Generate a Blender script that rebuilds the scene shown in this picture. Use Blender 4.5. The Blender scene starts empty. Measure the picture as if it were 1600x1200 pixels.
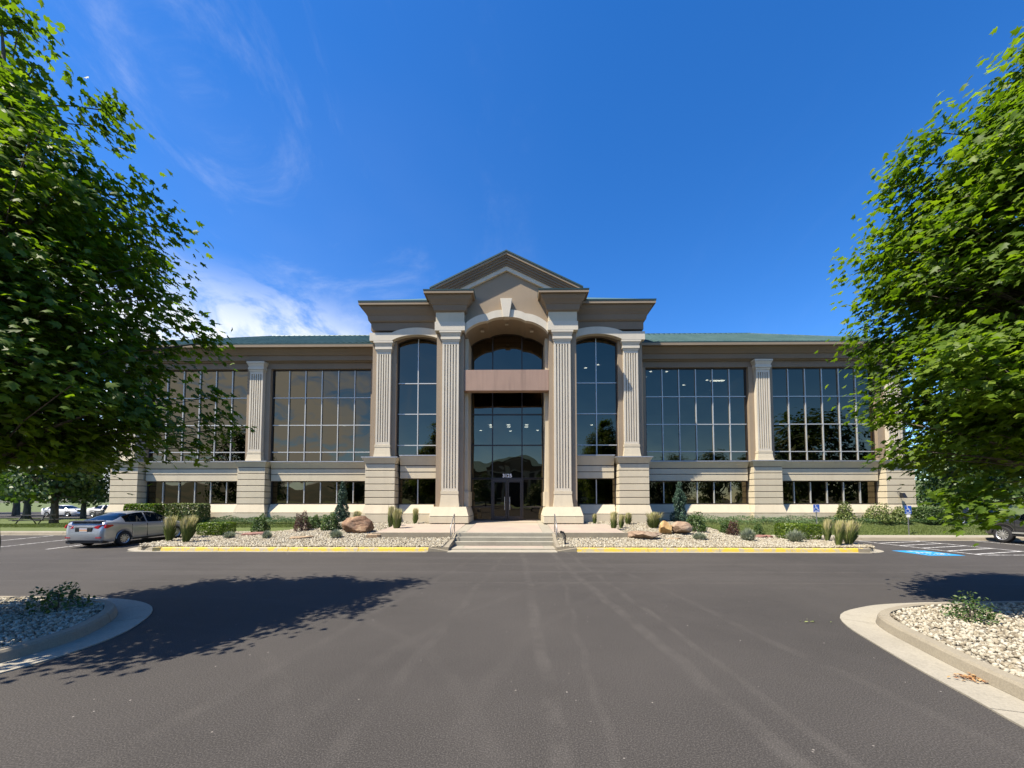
import bpy, math, random
import numpy as np
from mathutils import Vector, Matrix
R = math.radians
scene = bpy.context.scene
COL = scene.collection

# ------------------------------------------------------------------ camera
cam_d = bpy.data.cameras.new('camera')
cam_d.sensor_fit = 'HORIZONTAL'; cam_d.sensor_width = 36.0
cam_d.lens = 36.0 * 620.0 / 1600.0
cam_d.shift_y = 0.0967
cam_d.clip_start = 0.05; cam_d.clip_end = 6000
cam = bpy.data.objects.new('camera', cam_d); COL.objects.link(cam)
cam.location = (0.62, 0.0, 2.0)
cam.rotation_euler = (R(92.7), 0, R(0.74))
scene.camera = cam

# ------------------------------------------------------------------ sky, sun, exposure
SUN = Vector((0.54, 0.315, -1.0)).normalized()          # the way the light travels
ELEV = math.asin(-SUN.z)
AZ = math.atan2(-SUN.x, -SUN.y)                        # towards the sun, clockwise from +Y
world = bpy.data.worlds.new('World'); scene.world = world; world.use_nodes = True
wn = world.node_tree.nodes; wl = world.node_tree.links; wn.clear()
def WN(t, **k):
    n = wn.new(t)
    for a, b in k.items():
        setattr(n, a, b)
    return n
def WM(op, a, b=None, c=None, clamp=False):
    n = WN('ShaderNodeMath', operation=op, use_clamp=clamp)
    for i, v in enumerate((a, b, c)):
        if v is None: continue
        if isinstance(v, (int, float)): n.inputs[i].default_value = v
        else: wl.new(v, n.inputs[i])
    return n.outputs[0]
sky = WN('ShaderNodeTexSky', sky_type='NISHITA', sun_disc=False)
sky.sun_elevation = ELEV; sky.sun_rotation = AZ
sky.altitude = 1400; sky.air_density = 1.0; sky.dust_density = 0.15; sky.ozone_density = 2.6
hsv = WN('ShaderNodeHueSaturation'); hsv.inputs['Saturation'].default_value = 1.34; hsv.inputs['Value'].default_value = 1.7
hsv.inputs['Hue'].default_value = 0.508
wl.new(sky.outputs[0], hsv.inputs['Color'])
tc = WN('ShaderNodeTexCoord')
sep = WN('ShaderNodeSeparateXYZ'); wl.new(tc.outputs['Generated'], sep.inputs[0])
zz = WM('ADD', WM('MAXIMUM', sep.outputs[2], 0.0), 0.16)
px = WM('DIVIDE', sep.outputs[0], zz); py = WM('DIVIDE', sep.outputs[1], zz)
comb = WN('ShaderNodeCombineXYZ'); wl.new(px, comb.inputs[0]); wl.new(py, comb.inputs[1])
def wnoise(rot, scl, nscale, detail, rough, dist, loc=(0, 0, 0)):
    m = WN('ShaderNodeMapping'); m.inputs['Rotation'].default_value = (0, 0, R(rot)); m.inputs['Scale'].default_value = scl
    m.inputs['Location'].default_value = loc
    wl.new(comb.outputs[0], m.inputs[0])
    n = WN('ShaderNodeTexNoise'); n.inputs['Scale'].default_value = nscale; n.inputs['Detail'].default_value = detail
    n.inputs['Roughness'].default_value = rough; n.inputs['Distortion'].default_value = dist
    wl.new(m.outputs[0], n.inputs['Vector']); return n.outputs[0]
def wramp(v, lo, hi):
    n = WN('ShaderNodeMapRange', interpolation_type='SMOOTHSTEP'); n.inputs[1].default_value = lo; n.inputs[2].default_value = hi
    wl.new(v, n.inputs[0]); return n.outputs[0]
# thin cirrus, thickest to the west (left) and thinning out to the east
west = wramp(sep.outputs[0], 0.16, -0.62)
cir = wramp(wnoise(-38, (1.0, 0.52, 1), 1.35, 11, 0.66, 1.5, (0.9, 0.35, 0)), 0.46, 0.80)
veil = wramp(wnoise(-20, (0.7, 0.5, 1), 0.9, 5, 0.5, 0.3, (2.2, 0.7, 0)), 0.35, 0.8)
low = wramp(sep.outputs[2], 0.47, 0.30)
cum = WM('MULTIPLY', wramp(wnoise(10, (1, 1, 1), 1.9, 12, 0.6, 0.9, (0.15, 1.35, 0)), 0.36, 0.52), WM('MULTIPLY', low, wramp(sep.outputs[0], -0.24, -0.46)))
amt = WM('ADD', WM('MULTIPLY', WM('ADD', WM('MULTIPLY', cir, 0.50), WM('MULTIPLY', veil, 0.16)), WM('ADD', WM('MULTIPLY', west, 0.92), 0.03)), WM('MULTIPLY', cum, 0.95), clamp=True)
cmix = WN('ShaderNodeMix', data_type='RGBA'); wl.new(amt, cmix.inputs[0]); wl.new(hsv.outputs[0], cmix.inputs[6])
cmix.inputs[7].default_value = (7.4, 7.7, 8.0, 1)
bg = WN('ShaderNodeBackground'); bg.inputs[1].default_value = 0.075
wl.new(cmix.outputs[2], bg.inputs[0])
wo = WN('ShaderNodeOutputWorld'); wl.new(bg.outputs[0], wo.inputs[0])

sun_d = bpy.data.lights.new('sun', 'SUN'); sun_d.energy = 5.0; sun_d.angle = R(0.53); sun_d.color = (1.0, 0.91, 0.77)
sun = bpy.data.objects.new('sun', sun_d); COL.objects.link(sun)
sun.rotation_euler = SUN.to_track_quat('-Z', 'Y').to_euler(); sun.location = (-30, -10, 60)

vs = scene.view_settings
vs.view_transform = 'Standard'; vs.look = 'None'; vs.exposure = 1.0; vs.gamma = 1.0; vs.use_curve_mapping = False
scene.render.engine = 'CYCLES'
scene.cycles.max_bounces = 8; scene.cycles.transparent_max_bounces = 8
scene.cycles.caustics_reflective = False; scene.cycles.caustics_refractive = False

# ------------------------------------------------------------------ helpers
rng = np.random.default_rng(7); random.seed(7)
def cl(t): return max(0.0, min(1.0, t))
def sm(t):
    t = cl(t); return t * t * (3 - 2 * t)
def G(x, y):
    """height of the ground beyond the far kerb"""
    c = .15 + .65 * cl((y - 16.3) / 7.2)
    o = .15 + (.15 * cl((y - 16.3) / 4.) if x < 0 else 0)
    o = o + (.85 - o) * cl((y - 22.2) / 3.4)
    w = 1 - sm((abs(x) - 8.5) / 5.)
    z = w * c + (1 - w) * o
    if x < -26: z += (.35 - z) * sm((-x - 26) / 4) * cl((y - 24) / 2)
    if x < -26 and y > 40: z += (0.0 - z) * sm((y - 40) / 6)
    if x > 26: z += (.12 - z) * sm((x - 26) / 5) * cl((y - 24) / 3)
    if x > 26: z += 0.13 * max(0, min(y, 110) - 50) * sm((x - 26) / 14)
    return z

def parent_to(o, p):
    o.parent = p
class MB:
    def __init__(s): s.v = []; s.f = []
    def add(s, V, Fs):
        b = len(s.v); s.v += [tuple(p) for p in V]; s.f += [tuple(i + b for i in f) for f in Fs]; return s
    def box(s, x0, x1, y0, y1, z0, z1):
        if x1 < x0: x0, x1 = x1, x0
        return s.add([(x0,y0,z0),(x1,y0,z0),(x1,y1,z0),(x0,y1,z0),(x0,y0,z1),(x1,y0,z1),(x1,y1,z1),(x0,y1,z1)],
                     [(0,3,2,1),(4,5,6,7),(0,1,5,4),(1,2,6,5),(2,3,7,6),(3,0,4,7)])
    def frustum(s, a, z0, b, z1):
        """a, b: (x0,x1,y0,y1) below and above"""
        V = [(a[0],a[2],z0),(a[1],a[2],z0),(a[1],a[3],z0),(a[0],a[3],z0),(b[0],b[2],z1),(b[1],b[2],z1),(b[1],b[3],z1),(b[0],b[3],z1)]
        return s.add(V, [(0,3,2,1),(4,5,6,7),(0,1,5,4),(1,2,6,5),(2,3,7,6),(3,0,4,7)])
    def prism(s, poly, a, b, axis='y'):
        n = len(poly)
        f = {'y': lambda p, t: (p[0], t, p[1]), 'z': lambda p, t: (p[0], p[1], t), 'x': lambda p, t: (t, p[0], p[1])}[axis]
        V = [f(p, a) for p in poly] + [f(p, b) for p in poly]
        Fs = [tuple(range(n)), tuple(range(2*n-1, n-1, -1))] + [(i, i+n, (i+1) % n + n, (i+1) % n) for i in range(n)]
        return s.add(V, Fs)
    def strip(s, top, bot, a, b):
        """band between two xz curves of equal length, from y=a to y=b"""
        n = len(top); V = []
        for t, q in zip(top, bot):
            V += [(t[0],a,t[1]),(q[0],a,q[1]),(t[0],b,t[1]),(q[0],b,q[1])]
        Fs = []
        for i in range(n-1):
            k = 4*i; m = k+4
            Fs += [(k,k+1,m+1,m),(k+2,m+2,m+3,k+3),(k,m,m+2,k+2),(k+1,k+3,m+3,m+1)]
        Fs += [(0,2,3,1),(4*n-4,4*n-3,4*n-1,4*n-2)]
        return s.add(V, Fs)
    def sweep(s, path, prof, cap=True):
        """profile of (offset, z) along an xy path, offset to the right of the way it runs"""
        n = len(path); m = len(prof); V = []
        for i, p in enumerate(path):
            p = Vector(p)
            ns = []
            if i > 0:
                d = (p - Vector(path[i-1])).normalized(); ns.append(Vector((d.y, -d.x)))
            if i < n-1:
                d = (Vector(path[i+1]) - p).normalized(); ns.append(Vector((d.y, -d.x)))
            if len(ns) == 2:
                b = (ns[0] + ns[1]); b = b / max(b.dot(ns[0]), .2)
            else: b = ns[0]
            for o, z in prof: V.append((p.x + b.x*o, p.y + b.y*o, z))
        Fs = []
        for i in range(n-1):
            for j in range(m):
                k = (j+1) % m
                Fs.append((i*m+j, (i+1)*m+j, (i+1)*m+k, i*m+k))
        if cap: Fs += [tuple(range(m)), tuple(range(n*m-1, (n-1)*m-1, -1))]
        return s.add(V, Fs)
    def tube(s, pts, rads, n=6, cap=True):
        pts = [Vector(p) for p in pts]
        if isinstance(rads, (int, float)): rads = [rads]*len(pts)
        b = len(s.v); up = None
        for i, p in enumerate(pts):
            d = (pts[min(i+1, len(pts)-1)] - pts[max(i-1, 0)])
            if d.length < 1e-6: d = Vector((0, 0, 1))
            d.normalize()
            if up is None: up = Vector((1, 0, 0)) if abs(d.x) < .9 else Vector((0, 1, 0))
            u = (up - d * up.dot(d)).normalized(); w = d.cross(u); up = u
            for k in range(n):
                a = 2*math.pi*k/n
                q = p + (u*math.cos(a) + w*math.sin(a))*rads[i]; s.v.append(tuple(q))
        for i in range(len(pts)-1):
            for k in range(n):
                j = (k+1) % n
                s.f.append((b+i*n+k, b+i*n+j, b+(i+1)*n+j, b+(i+1)*n+k))
        if cap:
            s.f.append(tuple(b+k for k in range(n-1, -1, -1))); s.f.append(tuple(b+(len(pts)-1)*n+k for k in range(n)))
        return s
    def lathe(s, prof, n, M=None):
        """profile (r, h) about the local z axis"""
        V = []; m = len(prof)
        for k in range(n):
            a = 2*math.pi*k/n
            for r, h in prof:
                p = Vector((r*math.cos(a), r*math.sin(a), h)); V.append(tuple(M @ p) if M else tuple(p))
        Fs = [(k*m+j, ((k+1) % n)*m+j, ((k+1) % n)*m+j+1, k*m+j+1) for k in range(n) for j in range(m-1)]
        return s.add(V, Fs)
    def mesh(s, name):
        me = bpy.data.meshes.new(name); me.from_pydata(s.v, [], s.f); me.update()
        return me
    def build(s, name, mat, parent=None, smooth=False, bevel=0):
        me = s.mesh(name)
        return link_mesh(name, me, mat, parent, smooth, bevel)
def fix_normals(me):
    import bmesh
    bm = bmesh.new(); bm.from_mesh(me); bmesh.ops.recalc_face_normals(bm, faces=bm.faces); bm.to_mesh(me); bm.free()
def link_mesh(name, me, mat, parent=None, smooth=False, bevel=0, fix=True):
    if fix: fix_normals(me)
    me.materials.append(mat)
    if smooth: me.polygons.foreach_set('use_smooth', [True]*len(me.polygons))
    o = bpy.data.objects.new(name, me); COL.objects.link(o)
    if parent is not None:
        o.parent = parent
        if parent.get('_w'):                          # parts drawn in world metres
            o.matrix_parent_inverse = Matrix.Translation(-parent.location)
    if bevel:
        b = o.modifiers.new('bevel', 'BEVEL'); b.width = bevel; b.segments = 2; b.limit_method = 'ANGLE'
    return o
def inst(name, me, parent=None, M=None):
    o = bpy.data.objects.new(name, me); COL.objects.link(o)
    if parent is not None:
        o.parent = parent
        if parent.get('_w'): o.matrix_parent_inverse = Matrix.Translation(-parent.location)
    if M is not None: o.matrix_basis = M
    return o
def np_mesh(name, V, Fa, mat, rnd=None, smooth=False):
    me = bpy.data.meshes.new(name); n, k = Fa.shape
    me.vertices.add(len(V)); me.vertices.foreach_set('co', np.ascontiguousarray(V, dtype=np.float32).ravel())
    me.loops.add(n*k); me.loops.foreach_set('vertex_index', np.ascontiguousarray(Fa, dtype=np.int32).ravel())
    me.polygons.add(n); me.polygons.foreach_set('loop_start', np.arange(0, n*k, k, dtype=np.int32))
    try: me.polygons.foreach_set('loop_total', np.full(n, k, dtype=np.int32))
    except Exception: pass
    me.update(calc_edges=True)
    if rnd is not None:
        a = me.attributes.new('rnd', 'FLOAT', 'POINT'); a.data.foreach_set('value', np.ascontiguousarray(rnd, dtype=np.float32))
    if smooth: me.polygons.foreach_set('use_smooth', np.ones(n, dtype=bool))
    me.materials.append(mat)
    return me
def tag(o, label=None, cat=None, group=None, kind=None):
    if label: o['label'] = label
    if cat: o['category'] = cat
    if group: o['group'] = group
    if kind: o['kind'] = kind
    return o
def empty(name, loc, rz=0, world_parts=False):
    o = bpy.data.objects.new(name, None); COL.objects.link(o); o.location = loc; o.rotation_euler = (0, 0, rz)
    o.empty_display_size = .3
    if world_parts: o['_w'] = 1
    return o
def catmull(pts, step):
    P = [Vector(p) for p in pts]; out = []
    for i in range(len(P)-1):
        a, b, c, d = P[max(i-1, 0)], P[i], P[i+1], P[min(i+2, len(P)-1)]
        n = max(1, int((c-b).length/step))
        for k in range(n):
            t = k/n
            out.append(.5*((2*b) + (c-a)*t + (2*a-5*b+4*c-d)*t*t + (3*b-a-3*c+d)*t**3))
    out.append(P[-1]); return out

# ------------------------------------------------------------------ materials
def new_mat(name):
    m = bpy.data.materials.new(name); m.use_nodes = True
    nt = m.node_tree; b = nt.nodes['Principled BSDF']; return m, nt, b
def nd(nt, t, **k):
    n = nt.nodes.new(t)
    for a, b in k.items(): setattr(n, a, b)
    return n
def noise(nt, coord, scale, detail=4, rough=.55, dist=0, mapping=None):
    n = nd(nt, 'ShaderNodeTexNoise'); n.inputs['Scale'].default_value = scale; n.inputs['Detail'].default_value = detail
    n.inputs['Roughness'].default_value = rough; n.inputs['Distortion'].default_value = dist
    if mapping:
        mp = nd(nt, 'ShaderNodeMapping'); mp.inputs['Scale'].default_value = mapping
        nt.links.new(coord, mp.inputs[0]); coord = mp.outputs[0]
    nt.links.new(coord, n.inputs['Vector']); return n.outputs[0]
def ramp(nt, v, stops):
    r = nd(nt, 'ShaderNodeValToRGB'); e = r.color_ramp.elements
    e[0].position, e[0].color = stops[0][0], (*stops[0][1], 1)
    e[1].position, e[1].color = stops[-1][0], (*stops[-1][1], 1)
    for p, c in stops[1:-1]:
        q = e.new(p); q.color = (*c, 1)
    nt.links.new(v, r.inputs[0]); return r.outputs[0]
def maprange(nt, v, a, b, c=0, d=1):
    n = nd(nt, 'ShaderNodeMapRange'); 
    for i, x in enumerate((a, b, c, d)): n.inputs[i+1].default_value = x
    nt.links.new(v, n.inputs[0]); return n.outputs[0]
def mixc(nt, f, a, b, blend='MIX'):
    n = nd(nt, 'ShaderNodeMix', data_type='RGBA', blend_type=blend)
    for i, v in ((0, f), (6, a), (7, b)):
        if isinstance(v, (int, float)): n.inputs[i].default_value = v
        elif isinstance(v, tuple): n.inputs[i].default_value = (*v, 1)
        else: nt.links.new(v, n.inputs[i])
    return n.outputs[2]
def math_(nt, op, a, b=None, clamp=False):
    n = nd(nt, 'ShaderNodeMath', operation=op, use_clamp=clamp)
    for i, v in ((0, a), (1, b)):
        if v is None: continue
        if isinstance(v, (int, float)): n.inputs[i].default_value = v
        else: nt.links.new(v, n.inputs[i])
    return n.outputs[0]
def bump(nt, b, h, strength, dist=.02):
    n = nd(nt, 'ShaderNodeBump'); n.inputs['Strength'].default_value = strength; n.inputs['Distance'].default_value = dist
    nt.links.new(h, n.inputs['Height']); nt.links.new(n.outputs[0], b.inputs['Normal'])
def pos(nt): return nd(nt, 'ShaderNodeNewGeometry').outputs['Position']
def ocoord(nt): return nd(nt, 'ShaderNodeTexCoord').outputs['Object']

def stucco(name, c, var=.16, rough=.85, streak=.10, grain=90, bs=.25):
    m, nt, b = new_mat(name); p = pos(nt)
    big = noise(nt, p, .55, 5, .6); st = noise(nt, p, 1.0, 4, .6, 0, (2.6, 2.6, .22)); fine = noise(nt, p, grain, 2, .5)
    lo = tuple(x*(1-var) for x in c); hi = tuple(min(1, x*(1+var)) for x in c)
    col = ramp(nt, big, [(.3, lo), (.7, hi)])
    col = mixc(nt, math_(nt, 'MULTIPLY', maprange(nt, st, .5, .75), streak*2.2, True), col, tuple(x*.62 for x in c))
    col = mixc(nt, .35, col, ramp(nt, fine, [(.3, tuple(x*.72 for x in c)), (.7, tuple(min(1, x*1.22) for x in c))]))
    nt.links.new(col, b.inputs['Base Color']); b.inputs['Roughness'].default_value = rough
    bump(nt, b, fine, bs, .006); return m
def plain(name, c, rough=.5, metal=0, var=0, coat=0, spec=None):
    m, nt, b = new_mat(name); b.inputs['Roughness'].default_value = rough; b.inputs['Metallic'].default_value = metal
    if var:
        col = ramp(nt, noise(nt, ocoord(nt), 6, 4), [(.3, tuple(x*(1-var) for x in c)), (.7, tuple(x*(1+var) for x in c))])
        nt.links.new(col, b.inputs['Base Color'])
    else: b.inputs['Base Color'].default_value = (*c, 1)
    if coat: b.inputs['Coat Weight'].default_value = coat; b.inputs['Coat Roughness'].default_value = .04
    return m
M = {}
M['stone'] = stucco('light_stone', (.555, .485, .35), .10, .85, .16)
M['trim'] = stucco('pale_trim', (.565, .51, .405), .08, .8, .16)
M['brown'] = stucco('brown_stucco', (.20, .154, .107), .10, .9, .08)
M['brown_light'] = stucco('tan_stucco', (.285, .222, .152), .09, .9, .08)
M['panel'] = stucco('rose_panel', (.31, .205, .152), .12, .8, .5)
M['joint'] = plain('dark_joint', (.06, .052, .045), .95)
M['ledge'] = plain('metal_ledge', (.42, .42, .42), .4, .6, .1)
M['alu'] = plain('aluminium_mullion', (.50, .50, .47), .45, .35)
M['dark_alu'] = plain('dark_bronze_frame', (.05, .042, .038), .4, .5)
M['interior'] = plain('interior_plaster', (.30, .29, .27), .9, 0, .15)
M['ceiling'] = plain('ceiling_tile', (.5, .5, .48), .9)
M['carpet'] = plain('carpet', (.08, .08, .085), .95, 0, .2)
m, nt, b = new_mat('downlight'); b.inputs['Emission Color'].default_value = (1, .93, .8, 1); b.inputs['Emission Strength'].default_value = 9; b.inputs['Base Color'].default_value = (.8,.8,.8,1); M['lamp'] = m
# tinted reflective glass
def glass(name, tint, ior, wav=.012, gcol=(.9, .93, .92, 1)):
    m, nt, b = new_mat(name); nt.nodes.remove(b); out = nt.nodes['Material Output']
    tr = nd(nt, 'ShaderNodeBsdfTransparent'); tr.inputs[0].default_value = (*tint, 1)
    gl = nd(nt, 'ShaderNodeBsdfGlossy'); gl.inputs['Roughness'].default_value = .004; gl.inputs[0].default_value = gcol
    fr = nd(nt, 'ShaderNodeFresnel'); fr.inputs[0].default_value = ior
    mx = nd(nt, 'ShaderNodeMixShader'); nt.links.new(fr.outputs[0], mx.inputs[0]); nt.links.new(tr.outputs[0], mx.inputs[1]); nt.links.new(gl.outputs[0], mx.inputs[2])
    bp = nd(nt, 'ShaderNodeBump'); bp.inputs['Strength'].default_value = .5; bp.inputs['Distance'].default_value = wav
    n = noise(nt, pos(nt), .8, 1, .3); nt.links.new(n, bp.inputs['Height'])
    nt.links.new(bp.outputs[0], gl.inputs['Normal'])
    nt.links.new(mx.outputs[0], out.inputs[0]); return m
M['glass'] = glass('tinted_glass', (.045, .05, .048), 2.1, .02, (.86, .74, .54, 1))
M['carglass'] = glass('car_glass', (.16, .19, .18), 1.7, 0)
# roof metal
m, nt, b = new_mat('green_standing_seam'); p = pos(nt)
col = ramp(nt, noise(nt, p, .9, 4, .6, 0, (1, .5, 1)), [(.3, (.080, .150, .135)), (.7, (.125, .205, .185))])
nt.links.new(col, b.inputs['Base Color']); b.inputs['Metallic'].default_value = .25; b.inputs['Roughness'].default_value = .42; M['roof'] = m
M['roof_edge'] = plain('dark_green_edge', (.03, .062, .056), .5, .2)
# concrete
def concrete(name, c, scale=1.3, dirt=.25):
    m, nt, b = new_mat(name); p = pos(nt)
    n1 = noise(nt, p, scale, 6, .62); n2 = noise(nt, p, 45, 3, .6); n3 = noise(nt, p, 5, 5, .7)
    col = ramp(nt, n1, [(.28, tuple(x*.78 for x in c)), (.55, c), (.8, tuple(min(1, x*1.12) for x in c))])
    col = mixc(nt, math_(nt, 'MULTIPLY', maprange(nt, n3, .55, .72), dirt, True), col, tuple(x*.42 for x in c))
    col = mixc(nt, .3, col, ramp(nt, n2, [(.35, tuple(x*.6 for x in c)), (.7, tuple(min(1, x*1.3) for x in c))]))
    nt.links.new(col, b.inputs['Base Color']); b.inputs['Roughness'].default_value = .9; bump(nt, b, n2, .3, .006); return m
M['concrete'] = concrete('kerb_concrete', (.27, .235, .17))
M['concrete_pale'] = concrete('pale_concrete', (.32, .29, .225), .8, .45)
M['step'] = concrete('step_concrete', (.30, .28, .22), 1.1, .5)
# worn yellow paint
m, nt, b = new_mat('worn_yellow_paint'); p = pos(nt)
n1 = noise(nt, p, 3.2, 6, .7); n2 = noise(nt, p, 26, 4, .7)
wear = math_(nt, 'ADD', math_(nt, 'MULTIPLY', n1, .75), math_(nt, 'MULTIPLY', n2, .35))
col = ramp(nt, wear, [(.46, (.60, .42, .035)), (.54, (.56, .41, .07)), (.60, (.40, .345, .22))])
nt.links.new(col, b.inputs['Base Color']); b.inputs['Roughness'].default_value = .75; M['yellow'] = m
# brick-coloured pavers
m, nt, b = new_mat('rose_pavers'); p = pos(nt)
br = nd(nt, 'ShaderNodeTexBrick'); br.inputs['Scale'].default_value = 5.0; br.inputs['Color1'].default_value = (.38, .30, .24, 1); br.inputs['Color2'].default_value = (.33, .25, .205, 1); br.inputs['Mortar'].default_value = (.27, .23, .19, 1); br.inputs['Mortar Size'].default_value = .03
nt.links.new(p, br.inputs['Vector'])
col = mixc(nt, maprange(nt, noise(nt, p, 1.1, 5), .35, .7), br.outputs[0], (.36, .305, .23))
nt.links.new(col, b.inputs['Base Color']); b.inputs['Roughness'].default_value = .9; M['paver'] = m
# asphalt with dusty tyre tracks and light aggregate
m, nt, b = new_mat('asphalt'); p = pos(nt)
sx = nd(nt, 'ShaderNodeSeparateXYZ'); nt.links.new(p, sx.inputs[0]); X, Y = sx.outputs[0], sx.outputs[1]
n_big = noise(nt, p, .22, 5, .6); n_f = noise(nt, p, 75, 4, .75); n_m = noise(nt, p, 2.2, 6, .68); n_st = noise(nt, p, 1, 5, .6, 0, (.14, 1.1, 1))
col = ramp(nt, n_big, [(.34, (.026, .0236, .0212)), (.66, (.060, .054, .048))])
col = mixc(nt, maprange(nt, n_m, .42, .75, 0, .42), col, (.054, .0485, .045))
far = maprange(nt, Y, 7.5, 10.5)
col = mixc(nt, math_(nt, 'MULTIPLY', math_(nt, 'MULTIPLY', maprange(nt, n_st, .5, .68), .55), far), col, (.075, .069, .064))
wob = math_(nt, 'MULTIPLY', math_(nt, 'SUBTRACT', noise(nt, p, .6, 2), .5), .35)
brk = maprange(nt, noise(nt, p, 1.7, 5, .7), .36, .62)
acc = None
def track(kind, a, b_, c, w, st):
    global acc
    if kind == 'line':      # through (a) -> (b_)
        ax, ay = a; bx, by = b_; L = math.hypot(bx-ax, by-ay); nx, ny = -(by-ay)/L, (bx-ax)/L
        d = math_(nt, 'ADD', math_(nt, 'ADD', math_(nt, 'MULTIPLY', X, nx), math_(nt, 'MULTIPLY', Y, ny)), -(ax*nx+ay*ny))
    else:
        ddx = math_(nt, 'SUBTRACT', X, a[0]); ddy = math_(nt, 'SUBTRACT', Y, a[1])
        d = math_(nt, 'SUBTRACT', math_(nt, 'SQRT', math_(nt, 'ADD', math_(nt, 'MULTIPLY', ddx, ddx), math_(nt, 'MULTIPLY', ddy, ddy))), b_)
    d = math_(nt, 'ABSOLUTE', math_(nt, 'ADD', d, wob))
    v = math_(nt, 'MULTIPLY', maprange(nt, d, w*.45, w, 1, 0), st)
    acc = v if acc is None else math_(nt, 'MAXIMUM', acc, v)
track('line', (1.0, 2), (.9, 9.5), None, .12, .8); track('line', (1.32, 2), (1.7, 9), None, .06, .5)
track('line', (-.9, 2.2), (-.3, 9.5), None, .10, .45); track('line', (-2.6, 3), (-1.6, 9.5), None, .12, .4); track('line', (4.6, 3.4), (3.9, 9.5), None, .10, .45)
track('line', (2.8, 2.6), (2.35, 9.5), None, .13, .8); track('line', (3.2, 3), (2.9, 9.5), None, .08, .6)
track('arc', (9, 2.6), 8.9, None, .14, .28); track('arc', (9, 2.6), 10.4, None, .14, .28)
track('arc', (-6.5, 1.2), 7.2, None, .12, .3); track('arc', (-6.5, 1.2), 5.6, None, .12, .22)
track('line', (-20, 11.4), (20, 11.5), None, .10, .75); track('line', (-20, 10.0), (20, 9.9), None, .10, .65); track('line', (-20, 13.0), (20, 12.8), None, .18, .5)
acc = math_(nt, 'MULTIPLY', acc, brk)
col = mixc(nt, math_(nt, 'MULTIPLY', acc, .8, True), col, (.098, .089, .078))
col = mixc(nt, .5, col, ramp(nt, n_f, [(.36, (.010, .0092, .0085)), (.5, (.047, .0425, .038)), (.64, (.155, .142, .126))]))
vor = nd(nt, 'ShaderNodeTexVoronoi'); vor.inputs['Scale'].default_value = 5.5; nt.links.new(p, vor.inputs['Vector'])
spk = math_(nt, 'MULTIPLY', maprange(nt, vor.outputs['Distance'], .055, .045), maprange(nt, noise(nt, p, 1.9, 2), .5, .62), True)
col = mixc(nt, spk, col, (.34, .31, .27))
nt.links.new(col, b.inputs['Base Color']); b.inputs['Roughness'].default_value = .93; b.inputs['Specular IOR Level'].default_value = .3
bump(nt, b, n_f, .6, .008); M['asphalt'] = m
# white / blue road paint
def paint(name, c, lo=.38):
    m, nt, b = new_mat(name); p = pos(nt); n = noise(nt, p, 7, 6, .72)
    nt.links.new(mixc(nt, maprange(nt, n, lo, lo+.16), (.10, .095, .09), c), b.inputs['Base Color']); b.inputs['Roughness'].default_value = .8; return m
M['white_paint'] = paint('white_road_paint', (.66, .65, .62)); M['blue_paint'] = paint('blue_road_paint', (.008, .27, .58), .2)
# grass sheet
m, nt, b = new_mat('lawn_grass'); p = pos(nt)
n1 = noise(nt, p, .5, 5, .6); n2 = noise(nt, p, 22, 4, .7)
col = ramp(nt, n1, [(.3, (.052, .080, .014)), (.7, (.098, .125, .024))])
col = mixc(nt, .5, col, ramp(nt, n2, [(.3, (.028, .05, .010)), (.7, (.135, .165, .034))]))
nt.links.new(col, b.inputs['Base Color']); b.inputs['Roughness'].default_value = .9; bump(nt, b, n2, .8, .03); M['lawn'] = m
m, nt, b = new_mat('dry_hill'); p = pos(nt)
col = ramp(nt, noise(nt, p, .012, 6, .6), [(.35, (.035, .05, .028)), (.6, (.09, .085, .05))]); nt.links.new(col, b.inputs['Base Color']); b.inputs['Roughness'].default_value = 1; M['hill'] = m
m, nt, b = new_mat('gravel_base'); p = pos(nt)
col = ramp(nt, noise(nt, p, 22, 4, .7), [(.35, (.10, .085, .062)), (.62, (.30, .27, .21))]); nt.links.new(col, b.inputs['Base Color']); b.inputs['Roughness'].default_value = 1; M['gravel_base'] = m
def rnd_mat(name, stops, rough=.8, trans=0, tcol=None, bumpy=False, spec=.5):
    m, nt, b = new_mat(name); a = nd(nt, 'ShaderNodeAttribute', attribute_name='rnd')
    col = ramp(nt, a.outputs['Fac'], stops); nt.links.new(col, b.inputs['Base Color']); b.inputs['Roughness'].default_value = rough
    b.inputs['Specular IOR Level'].default_value = spec
    if trans:
        t = nd(nt, 'ShaderNodeBsdfTranslucent'); nt.links.new(mixc(nt, 1, col, tcol, 'MULTIPLY') if tcol else col, t.inputs[0])
        mx = nd(nt, 'ShaderNodeMixShader'); mx.inputs[0].default_value = trans
        nt.links.new(b.outputs[0], mx.inputs[1]); nt.links.new(t.outputs[0], mx.inputs[2]); nt.links.new(mx.outputs[0], nt.nodes['Material Output'].inputs[0])
    if bumpy: bump(nt, b, noise(nt, pos(nt), 60, 3), .4, .004)
    return m
M['stones'] = rnd_mat('white_river_gravel', [(0, (.13, .105, .07)), (.25, (.26, .22, .15)), (.6, (.36, .325, .24)), (1, (.44, .41, .33))], .85, bumpy=True)
M['leaf_l'] = rnd_mat('maple_leaf', [(0, (.040, .080, .006)), (.5, (.086, .146, .010)), (1, (.155, .22, .018))], .52, .48, (1.85, 1.95, .6), spec=.35)
M['leaf_bg'] = rnd_mat('background_leaf', [(0, (.022, .05, .010)), (.5, (.045, .088, .016)), (1, (.09, .14, .03))], .5, .3, (1.6, 1.8, .8))
M['leaf_box'] = rnd_mat('boxwood_leaf', [(0, (.03, .075, .006)), (.5, (.085, .15, .008)), (1, (.19, .25, .015))], .45, .3, (1.5, 1.6, .7))
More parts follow.
